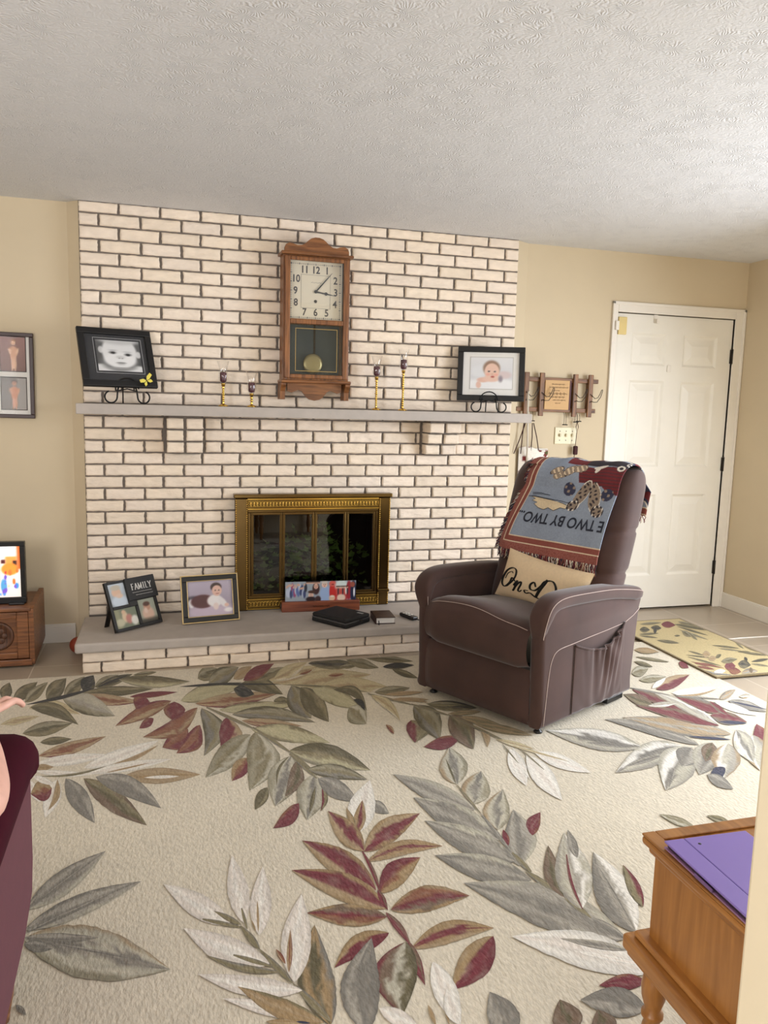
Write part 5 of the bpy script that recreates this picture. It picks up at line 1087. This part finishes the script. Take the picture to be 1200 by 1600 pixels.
# drawn in fractions of the visible front: fx across from the left edge, fy up from the hem
cloud = [(.17, .605), (.25, .60), (.40, .585), (.52, .565), (.60, .54), (.565, .51), (.52, .515), (.47, .475), (.40, .50), (.355, .475), (.29, .49), (.235, .525), (.26, .545), (.20, .56), (.225, .58)]
boat = [(.55, .97), (1.02, 1.00), (1.02, .70), (.90, .72), (.84, .78), (.70, .80), (.60, .80)]
def ell(x, y, cx, cy, rx, ry, an=0.0):
    dx, dy = x-cx, y-cy
    if an: dx, dy = dx*math.cos(an)+dy*math.sin(an), -dx*math.sin(an)+dy*math.cos(an)
    return (dx/rx)**2+(dy/ry)**2
def throwcol(x, q):
    sp = 1+.07*noise.noise(Vector((x*260, q*260, 1)))
    e = min(x, q) if q < 1.2 else x
    if q > .74: e = min(e, .9-q)
    if e < .040: c = CB_['rose'] if noise.noise(Vector((x*160, q*160, 5))) > -.1 else CB_['rust']
    elif e < .047: c = CB_['cream']
    elif e < .072: c = CB_['rust']
    elif e < .078: c = CB_['cream']
    else:
        c = CB_['field']; fx, fy = x/BW, q/.47
        if inpoly(fx, fy, cloud): c = CB_['pale']
        if inpoly(fx, fy, boat):
            c = CB_['plum'] if math.sin(fy*190) > -.75 else CB_['dark']
        if fy >= 1.0 and fx > .40: c = CB_['dark'] if fx > .60 else CB_['plum']
        for (cx, cy, rx, ry, an) in ((.34, .90, .075, .035, .5), (.42, .87, .07, .038, .4), (.36, .84, .04, .03, 0), (.48, .92, .09, .05, .7), (.57, .95, .07, .05, .4)):     # a pair of lions
            v = ell(fx, fy, cx, cy, rx, ry, an)
            if v < 1: c = CB_['brown'] if math.sin(fx*120+fy*90) > -.2 else (CB_['dark'] if v > .7 else CB_['cream'])
        for (cx, cy, rx, ry, an) in ((.67, .69, .058, .15, -.30), (.62, .555, .062, .055, .6), (.80, .66, .058, .16, .22), (.87, .525, .066, .06, -.6)):                        # two giraffes
            v = ell(fx, fy, cx, cy, rx, ry, an)
            if v < 1:
                c = CB_['brown']
                if (math.sin(fx*95+2*math.sin(fy*31))*math.sin(fy*88+fx*20)) > .35: c = CB_['dark']
                if v > .82 and cx < fx+.02: c = CB_['white']
                if abs(ry-.05) < .01 and v > .55: c = CB_['white'] if math.sin(fx*160) > .3 else CB_['dark']
        for (cx, cy, rx, ry, an) in ((.53, .72, .055, .075, .4), (.91, .70, .06, .065, 0)):
            if ell(fx, fy, cx, cy, rx, ry, an) < 1: c = CB_['navy'] if math.sin(fx*80)*math.sin(fy*70) < .5 else CB_['brown']
        if ell(fx, fy, .76, .985, .07, .022, .2) < 1 or ell(fx, fy, .74, .955, .025, .04, -.3) < 1: c = CB_['white']
        for (cx, cy, r) in ((.955, .99, .035), (1.0, 1.07, .03)):
            v = ell(fx, fy, cx, cy, r, r*1.1)
            if v < 1: c = CB_['white'] if v > .25 else CB_['dark']
        if fy > 1.12 and fx > .08: 
            nz = noise.noise(Vector((fx*7, fy*7, 8))); c = CB_['plum'] if nz > .2 else CB_['navy'] if nz > -.1 else CB_['white'] if nz > -.25 else CB_['field']
    return tuple(k*sp for k in c)
tg = MB(); NX, NQ = 230, 330
tg.grid(lambda u, v: throw(u*BW, v*TL_), NX, NQ, col=lambda u, v: throwcol(u*BW, v*TL_))
tg.build('woven_panel', M['cloth'], tw, smooth=True, solid=.004, fix=False)
lt = MB()
def on_throw(fx, fy): return throw(fx*BW, fy*.47, .0045)
def thr_text(body, fx, fy, size):
    put_text(lt, body, size, lambda v: throw(fx*BW-v.x, fy*.47-v.y*1.15, .0042), weight=.0012)
thr_text('E TWO BY TWO...', .555, .385, .064)
lt.build('lettering', M['ink'], tw, fix=False)
ol = MB()
for P in (cloud,):
    ol.tube([on_throw(*p) for p in P], .0012, 4, closed=True)
ol.tube([on_throw(*p) for p in ((.14, .60), (.20, .612), (.30, .60), (.50, .585), (.58, .575))], .0012, 4); ol.tube([on_throw(*p) for p in ((.16, .645), (.26, .65), (.36, .635), (.24, .638), (.17, .63))], .0012, 4)
ol.build('cloud_outline', M['ink'], tw, fix=False)
fr_ = MB(); random.seed(13)
fcols = [CB_['plum'], CB_['cream'], CB_['navy'], CB_['rose'], CB_['dark'], CB_['plum'], CB_['white']]
def strand(p, d, ln_, side_):
    c = random.choice(fcols); pts = []; w = random.uniform(-1, 1)
    for i in range(5):
        t = i/4; g_ = Vector((0, 0, -1))*t*.45; pts.append(p+(d+g_+side_*w*.45*t).normalized()*ln_*t+side_*.003*math.sin(t*7+w*5))
    fr_.tube(pts, [.0019, .002, .0019, .0017, .0012], 4, cols=[c]*5)
for i in range(280):
    x = BW*(i+random.random())/280; p = throw(x, .001, random.uniform(-.002, .005)); strand(p, Vector((0, -.10, -1)), random.uniform(.034, .056), Vector((1, 0, 0)))
for i in range(260):
    q = .50*(i+random.random())/260; p = throw(.0005, q, random.uniform(-.003, .003)); strand(p, Vector((-1, .15, -.35)), random.uniform(.03, .05), Vector((0, .3, 1)))
for i in range(60):
    q = TL_-.001; x = BW*(i+random.random())/60; p = throw(x, q); strand(p, Vector((.1, .05, -1)), random.uniform(.03, .05), Vector((1, 0, 0)))
fr_.build('fringe', M['cloth'], tw, fix=False)

# ------------------------------------------------------------------ cushion with script lettering
pb = rc.rotation_euler.z
pw = thing('throw_pillow', 'cream rectangular pillow with black script lettering on the recliner seat', 'pillow')
def rcw(a, b, z):
    m_ = Matrix.Rotation(pb, 3, 'Z') @ Vector((a, b, z)); return Vector((rc.location.x+m_.x, rc.location.y+m_.y, m_.z))
P_bl = rcw(.165, .375, .472); P_br = rcw(.640, .375, .425); P_tl = rcw(.205, .455, .705)
ex = (P_br-P_bl).normalized(); ez = (P_tl-P_bl); ez = (ez-ex*ez.dot(ex)).normalized(); ey = ez.cross(ex)
pw.matrix_world = Matrix(((ex.x, ey.x, ez.x, P_bl.x), (ex.y, ey.y, ez.y, P_bl.y), (ex.z, ey.z, ez.z, P_bl.z), (0, 0, 0, 1)))
PWD, PHT = .49, .245
def puff(x, z):
    u = 2*x/PWD-1; v = 2*z/PHT-1
    return .052*max(0, (1-abs(u)**3.2)*(1-abs(v)**2.8))**.62
def pin(x, z):
    u = 2*x/PWD-1; v = 2*z/PHT-1                      # edges draw in between the corners
    return (x-.010*u*(1-v*v), z-.012*v*(1-u*u))
pm = MB()
for s in (-1, 1): pm.grid(lambda u, v, s=s: (lambda q: (q[0], s*puff(u*PWD, v*PHT)+.002*s, q[1]))(pin(u*PWD, v*PHT)), 44, 26, flip=(s > 0), col=lambda u, v: lin((226, 200, 164)))
pm.build('cushion', mat('cream twill', (226, 202, 168), rough=.9, var=.05, nscale=80, bump=.25, bscale=300, bdist=.002), pw, smooth=True, fix=False)
sl_ = MB()
def stroke(pts, w, closed=False):
    q = smooth_path([(p[0], p[1], 0) for p in pts], 8*len(pts))
    n = len(q); out = []; rad = []
    for i, p in enumerate(q):
        t = i/(n-1); a = q[min(n-1, i+1)]; b = q[max(0, i-1)]; dx, dz = a[0]-b[0], a[1]-b[1]; L_ = math.hypot(dx, dz)+1e-9
        x, z = pin(p[0], p[1]); out.append((x, -puff(p[0], p[1])-.003, z)); rad.append(w*1.8*(.62+.7*abs(dz/L_))*(.5+.5*math.sin(PI*min(1, .12+t*.88))**.5))
    sl_.tube(out, rad, 6, flat=.5)
# O, n, D ... as looping penmanship
stroke([(.118, .092), (.095, .105), (.088, .078), (.062, .052), (.038, .062), (.030, .095), (.045, .135), (.078, .155), (.105, .148), (.112, .118), (.100, .085), (.075, .055)], .0042)
stroke([(.048, .092), (.055, .12), (.078, .135), (.09, .128)], .0022)
stroke([(.118, .070), (.134, .098), (.128, .062), (.122, .044), (.138, .080), (.155, .098), (.160, .085), (.152, .055), (.160, .047), (.172, .058)], .0042)
stroke([(.248, .098), (.232, .118), (.215, .100), (.222, .078), (.250, .080), (.275, .110), (.290, .140), (.330, .152), (.360, .120), (.355, .080), (.310, .050), (.262, .046), (.225, .058), (.200, .050), (.188, .062), (.21, .066)], .0046)
stroke([(.262, .046), (.275, .085), (.295, .135), (.300, .152)], .0042)
stroke([(.375, .10), (.39, .12), (.40, .112), (.39, .085), (.375, .085), (.372, .105), (.378, .12)], .0036)
stroke([(.412, .115), (.43, .122), (.418, .118), (.412, .095), (.425, .082), (.442, .092)], .0036)
sl_.build('script_lettering', M['black_ink'], pw)
# ================================================================== foreground furniture and the seated person
st_ = thing('side_table', 'orange-brown wooden chest table with thick lower moulding and turned legs', 'table', (1.342, -3.83, 0))
TWD, TDP, TH = .62, .508, .55
def rbox(mb, ins, z0, z1): mb.box(ins, TWD-ins, ins+.0, TDP-ins, z0, z1); return mb
rbox(MB(), 0.0, .528, .545).build('top', M['pineh'], st_, bevel=.006)
tt = MB(); 
for q in ((0, .030, 0, TDP), (TWD-.03, TWD, 0, TDP), (.03, TWD-.03, 0, .03), (.03, TWD-.03, TDP-.03, TDP)): tt.box(q[0], q[1], q[2], q[3], .5451, .550)
tt.build('top_border', M['pineh'], st_, bevel=.003)
rbox(MB(), .010, .512, .528).build('top_moulding', M['pineh'], st_, bevel=.006)
rbox(MB(), .020, .32, .514).build('body', M['pine'], st_, bevel=.003)
lm = MB(); 
rbox(lm, -.002, .322, .336); rbox(lm, -.017, .289, .322); rbox(lm, -.010, .276, .290)
lm.build('lower_moulding', M['pineh'], st_, bevel=.010, bseg=3)
for x in (.028, TWD-.028):
    for y in (.04, TDP-.040):
        MB().lathe([(.001, 0), (.014, 0), (.016, .02), (.013, .05), (.021, .07), (.024, .10), (.019, .135), (.015, .15), (.022, .158), (.022, .166), (.015, .172), (.0235, .20), (.026, .225), (.022, .25), (.017, .258), (.026, .264), (.026, .279), (.001, .279)], 22, c=(x, y, .0105 if y > .3 else .0105)).build('leg', M['pine'], st_)
tb_ = thing('tablet_case', 'purple folding tablet case lying closed on the orange-brown side table', 'tablet', (1.437, -3.515, .5515), (0, 0, R(-1.8)))
pur = mat('lavender tablet cover', (140, 120, 200), rough=.38, var=.04, nscale=6); 
MB().box(-.092, .092, -.128, .128, 0, .0035).build('rear_cover', mat('mauve rear cover', (150, 112, 150), rough=.4), tb_, bevel=.0015)
MB().box(-.088, .088, -.124, .124, .0035, .0115).build('tablet_body', mat('dark tablet edge', (44, 30, 46), rough=.35), tb_, bevel=.003)
c = MB(); c.box(-.092, -.050, -.128, .128, .0118, .0158); c.box(-.0485, .092, -.128, .128, .0118, .0158); c.build('front_cover', pur, tb_, bevel=.0016)
MB().box(-.0955, -.0925, -.02, .03, .003, .010).build('side_button', mat('mauve button', (120, 90, 140), rough=.4), tb_, bevel=.001)
MB().ball((-.030, .104, .0158), .0035, .0035, .0006, 10, 5).build('camera_hole', M['plastic'], tb_)

mv = mat('maroon upholstery', (88, 32, 46), rough=.9, var=.08, nscale=30, bump=.12, bscale=250, sheen=.08, bdist=.002); mv_shade = mat('maroon arm roll with painted shade', (58, 8, 24), spec=.15, rough=.95, var=.1, nscale=14)  # darker maroon on the arm tops has their shade painted into the colour
ac = thing('armchair', 'maroon upholstered armchair at the left edge, seen from behind its right arm', 'armchair', (-.370, -3.07, 0))
for s in (-1, 1):
    xo = .468*s; xi = .30*s; a0, a1 = min(xo, xi), max(xo, xi)
    p = MB(); p.prism([(-.44, .10), (-.34, .10), (.10, .13), (.30, .15), (.405, .19), (.43, .26), (.44, .50), (.40, .55), (-.44, .55)], a0, a1, 'x'); o = p.build('arm_side', mv, ac, bevel=.02, bseg=3)
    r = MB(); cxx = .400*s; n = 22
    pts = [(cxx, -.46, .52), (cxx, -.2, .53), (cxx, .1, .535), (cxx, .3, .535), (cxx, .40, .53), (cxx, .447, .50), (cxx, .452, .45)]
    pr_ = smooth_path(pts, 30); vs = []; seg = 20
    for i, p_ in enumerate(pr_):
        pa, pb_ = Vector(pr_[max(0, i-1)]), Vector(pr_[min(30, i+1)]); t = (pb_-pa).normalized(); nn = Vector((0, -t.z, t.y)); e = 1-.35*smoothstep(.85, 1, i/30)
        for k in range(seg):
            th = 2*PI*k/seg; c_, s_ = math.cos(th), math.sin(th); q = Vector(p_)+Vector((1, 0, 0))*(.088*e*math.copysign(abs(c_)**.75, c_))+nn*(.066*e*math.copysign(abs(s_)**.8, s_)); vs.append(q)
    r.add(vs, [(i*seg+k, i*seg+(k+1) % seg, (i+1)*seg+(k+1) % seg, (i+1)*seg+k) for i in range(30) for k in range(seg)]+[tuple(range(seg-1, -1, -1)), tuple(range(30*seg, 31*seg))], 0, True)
    r.build('arm_roll', mv_shade, ac)
MB().box(-.30, .30, -.36, .36, .14, .32).build('seat_base', mv, ac, bevel=.02)
MB().box(-.295, .295, -.24, .40, .32, .45).build('seat_cushion', mv, ac, bevel=.05, bseg=4)
bkm = MB(); bkm.prism([(-.20, .40), (-.24, .70), (-.28, 1.0), (-.33, 1.04), (-.40, 1.0), (-.42, .6), (-.44, .12), (-.30, .12)], -.36, .36, 'x'); bkm.build('backrest', mv, ac, bevel=.05, bseg=4)
for x in (-.425, .425):
    for y in (-.36, .21): MB().lathe([(.001, 0), (.020, 0), (.022, .02), (.030, .06), (.034, .10), (.034, .135), (.001, .135)], 18, c=(x, y, .0105)).build('leg', M['chest'], ac)

# person in the armchair: only the right forearm and hand come into the picture
pr = thing('person', 'person seated in the maroon armchair, bare forearm on its arm, hand drooping forward', 'person', (-.384, -3.09, 0))
skin = mat('skin', (226, 176, 158), rough=.55, var=.07, nscale=26, bump=.25, bscale=70, bdist=.003)
def skinned(name, pts, edges, root, material, parent, sub=2):
    me = bpy.data.meshes.new(name); me.from_pydata([p[:3] for p in pts], edges, []); me.update(); me.materials.append(material)
    o = bpy.data.objects.new(name, me); COL.objects.link(o); o.parent = parent
    sk = o.modifiers.new('skin', 'SKIN'); sk.use_smooth_shade = True; sk.branch_smoothing = .6
    if not me.skin_vertices: me.attributes  # layer is created with the modifier
    lay = me.skin_vertices[0].data if me.skin_vertices else None
    if lay is None:
        bm = bmesh.new(); bm.from_mesh(me); bm.verts.layers.skin.verify(); bm.to_mesh(me); bm.free(); lay = me.skin_vertices[0].data
    for i, p in enumerate(pts):
        lay[i].radius = (p[3], p[4] if len(p) > 4 else p[3]); lay[i].use_root = (i == root)
    s = o.modifiers.new('soft', 'SUBSURF'); s.levels = sub; s.render_levels = sub
    return o
# person's own axes: x to their right, y forward; the chair seat is at z .45
B = [(0, -.06, .54, .15, .13), (0, -.10, .72, .14, .11), (0, -.14, .90, .155, .11), (0, -.15, 1.02, .11, .085), (0, -.14, 1.10, .055), (0, -.12, 1.16, .06),                         # 0-5 trunk, neck
     (.20, -.14, 1.00, .062), (.34, -.10, .83, .050), (.490, -.045, .648, .040), (.474, .06, .652, .041), (.452, .165, .660, .034), (.425, .255, .672, .026, .028),                          # 6-11 right arm
     (-.20, -.14, 1.00, .062), (-.34, -.08, .80, .050), (-.42, .02, .645, .043), (-.40, .16, .650, .034), (-.385, .26, .655, .026),                                                     # 12-16 left arm
     (.10, .06, .535, .088), (.12, .42, .53, .062), (.12, .46, .30, .050), (.12, .46, .10, .038), (-.10, .06, .535, .088), (-.12, .42, .53, .062), (-.12, .46, .30, .050), (-.12, .46, .10, .038),   # 17-24 legs
     (.12, .52, .05, .036), (.12, .62, .045, .03), (-.12, .52, .05, .036), (-.12, .62, .045, .03)]                                                                               # 25-28 feet
H0 = len(B)
# right hand: palm, four fingers bent over the end of the arm and turned out to the right, thumb from the side of the palm
B += [(.412, .315, .680, .028, .017), (.414, .360, .684, .030, .014)]
fing = []
for k, (dx, dy, ln_) in enumerate(((.036, .026, .066), (.020, .040, .074), (.000, .046, .070), (-.020, .042, .054))):
    kx, ky = .414+dx, .362+dy*.55; i0 = len(B)
    dirx, diry = .30-.12*k, .66+.06*k; dn = math.hypot(dirx, diry); dirx /= dn; diry /= dn
    B += [(kx, ky, .688, .0098), (kx+dirx*ln_*.45, ky+diry*ln_*.45, .689, .0088), (kx+dirx*ln_*.78, ky+diry*ln_*.78, .677, .0080), (kx+dirx*ln_*1.02, ky+diry*ln_*1.02, .660, .0066)]
    fing += [(H0+1, i0), (i0, i0+1), (i0+1, i0+2), (i0+2, i0+3)]
i0 = len(B); B += [(.378, .325, .676, .012), (.362, .358, .670, .0105), (.360, .392, .664, .0085)]; fing += [(H0, i0), (i0, i0+1), (i0+1, i0+2)]
E_ = [(0, 1), (1, 2), (2, 3), (3, 4), (4, 5), (3, 6), (6, 7), (7, 8), (8, 9), (9, 10), (10, 11), (3, 12), (12, 13), (13, 14), (14, 15), (15, 16), (0, 17), (17, 18), (18, 19), (19, 20), (0, 21), (21, 22), (22, 23), (23, 24), (20, 25), (25, 26), (24, 27), (27, 28), (11, H0), (H0, H0+1)] + fing
# left hand resting on the other arm
L0 = len(B); B += [(-.385, .31, .648, .028, .016), (-.385, .355, .642, .030, .014)]; E_ += [(16, L0), (L0, L0+1)]
for k, ln_ in enumerate((.066, .074, .070, .054)):
    i0 = len(B); kx = -.412+.018*k; B += [(kx, .385, .64, .0095), (kx, .385+ln_*.5, .632, .0085), (kx, .385+ln_, .612, .007)]; E_ += [(L0+1, i0), (i0, i0+1), (i0+1, i0+2)]
i0 = len(B); B += [(-.358, .32, .645, .012), (-.340, .35, .638, .010), (-.335, .38, .63, .008)]; E_ += [(L0, i0), (i0, i0+1), (i0+1, i0+2)]
skinned('body', B, E_, 0, skin, pr)
hd = MB()
def headf(u, v):
    th = 2*PI*u; ph = PI*v; x = math.sin(ph)*math.cos(th); y = math.sin(ph)*math.sin(th); z = math.cos(ph)
    jaw = 1-.22*smoothstep(.0, -.9, z) if z < 0 else 1
    p = Vector((x*.074*jaw, y*.092*(.94 if z < -.3 else 1), z*.112)); nose = math.exp(-((x/.16)**2+((z+.10)/.22)**2))*(1 if y > 0 else 0)
    p.y += .022*nose-.010*math.exp(-(((abs(x)-.38)/.16)**2+((z-.12)/.12)**2))*(y > 0)+.006*math.exp(-((x/.3)**2+((z+.48)/.07)**2))*(y > 0)
    return (p.x, -.105+p.y, 1.245+p.z)
hd.grid(headf, 40, 30, closeu=True); ho = hd.build('head', skin, pr, smooth=True)
ear = MB()
for s in (-1, 1): ear.ball((s*.076, -.115, 1.24), .010, .018, .030, 10, 8); 
ear.build('ear', skin, ho)
eye = MB()
for s in (-1, 1): eye.ball((s*.030, -.025, 1.258), .011, .008, .009, 12, 8)
eye.build('eye', M['trim'], ho)
mo_ = MB(); mo_.ball((0, -.018, 1.190), .024, .008, .006, 12, 6); mo_.build('mouth', mat('lips', (184, 110, 104), rough=.5), ho)
hr = MB(); hr.grid(lambda u, v: (lambda p: (p[0]*1.08, -.115+(p[1]+.115)*1.10-.012, 1.25+(p[2]-1.25)*1.08))(headf(u, v*.60)) if True else None, 30, 14, closeu=True)
ha = hr.build('hair', mat('grey hair', (168, 162, 156), rough=.8, bump=.6, bscale=120), pr, smooth=True)
ha.location.z = .018
def cloth_skin(name, idx, edges, grow, m_):
    pts = [(B[i][0], B[i][1], B[i][2], B[i][3]*grow+.006, (B[i][4] if len(B[i]) > 4 else B[i][3])*grow+.006) for i in idx]; mp = {i: k for k, i in enumerate(idx)}
    return skinned(name, pts, [(mp[a], mp[b]) for a, b in edges], 0, m_, pr, 2)
cloth_skin('shirt', [0, 1, 2, 3, 6, 7, 12, 13], [(0, 1), (1, 2), (2, 3), (3, 6), (6, 7), (3, 12), (12, 13)], 1.08, mat('pale shirt', (190, 196, 206), rough=.9))
cloth_skin('trousers', [0, 17, 18, 19, 20, 21, 22, 23, 24], [(0, 17), (17, 18), (18, 19), (19, 20), (0, 21), (21, 22), (22, 23), (23, 24)], 1.10, mat('dark trousers', (60, 64, 76), rough=.9))

# ================================================================== daylight, and one added light for the jamb
def area(name, loc, rot, sx, sy, power, col):
    d = bpy.data.lights.new(name, 'AREA'); d.shape = 'RECTANGLE'; d.size = sx; d.size_y = sy; d.energy = power; d.color = col
    o = bpy.data.objects.new(name, d); COL.objects.link(o); o.location = loc; o.rotation_euler = rot; return o
area('daylight_patio', (XR+.20, ymid, 1.15), (0, R(58), 0), 1.95, 1.78, 205, (.86, .915, 1.0))
area('daylight_window', ((W2[0]+W2[1])/2, t0-.05, 1.475), (R(90), 0, 0), .95, 1.2, 40, (.98, .97, 1.0))
area('daylight_rear', (.7, -7.65, 1.1), (R(90), 0, 0), 3.6, 2.0, 125, (.94, .955, 1.0))
area('jamb_fill', (XL-.17, (W4[0]+W4[1])/2, 1.35), (0, R(-90), 0), 1.45, 1.6, 90, (1.0, .97, .92))  # added fill light, unseen, brightens the jamb of the wide opening
w = bpy.data.worlds.new('world'); scene.world = w; w.use_nodes = True
w.node_tree.nodes['Background'].inputs['Color'].default_value = (.86, .92, 1.0, 1); w.node_tree.nodes['Background'].inputs['Strength'].default_value = .8
scene.view_settings.view_transform = 'Standard'; scene.view_settings.look = 'None'; scene.view_settings.gamma = 1.0; scene.view_settings.use_curve_mapping = False
scene.view_settings.exposure = -0.36
scene.cycles.max_bounces = 8; scene.cycles.diffuse_bounces = 5; scene.cycles.transparent_max_bounces = 12; scene.cycles.caustics_reflective = False; scene.cycles.caustics_refractive = False
scene.cycles.use_denoising = True; scene.cycles.sample_clamp_indirect = 6.0
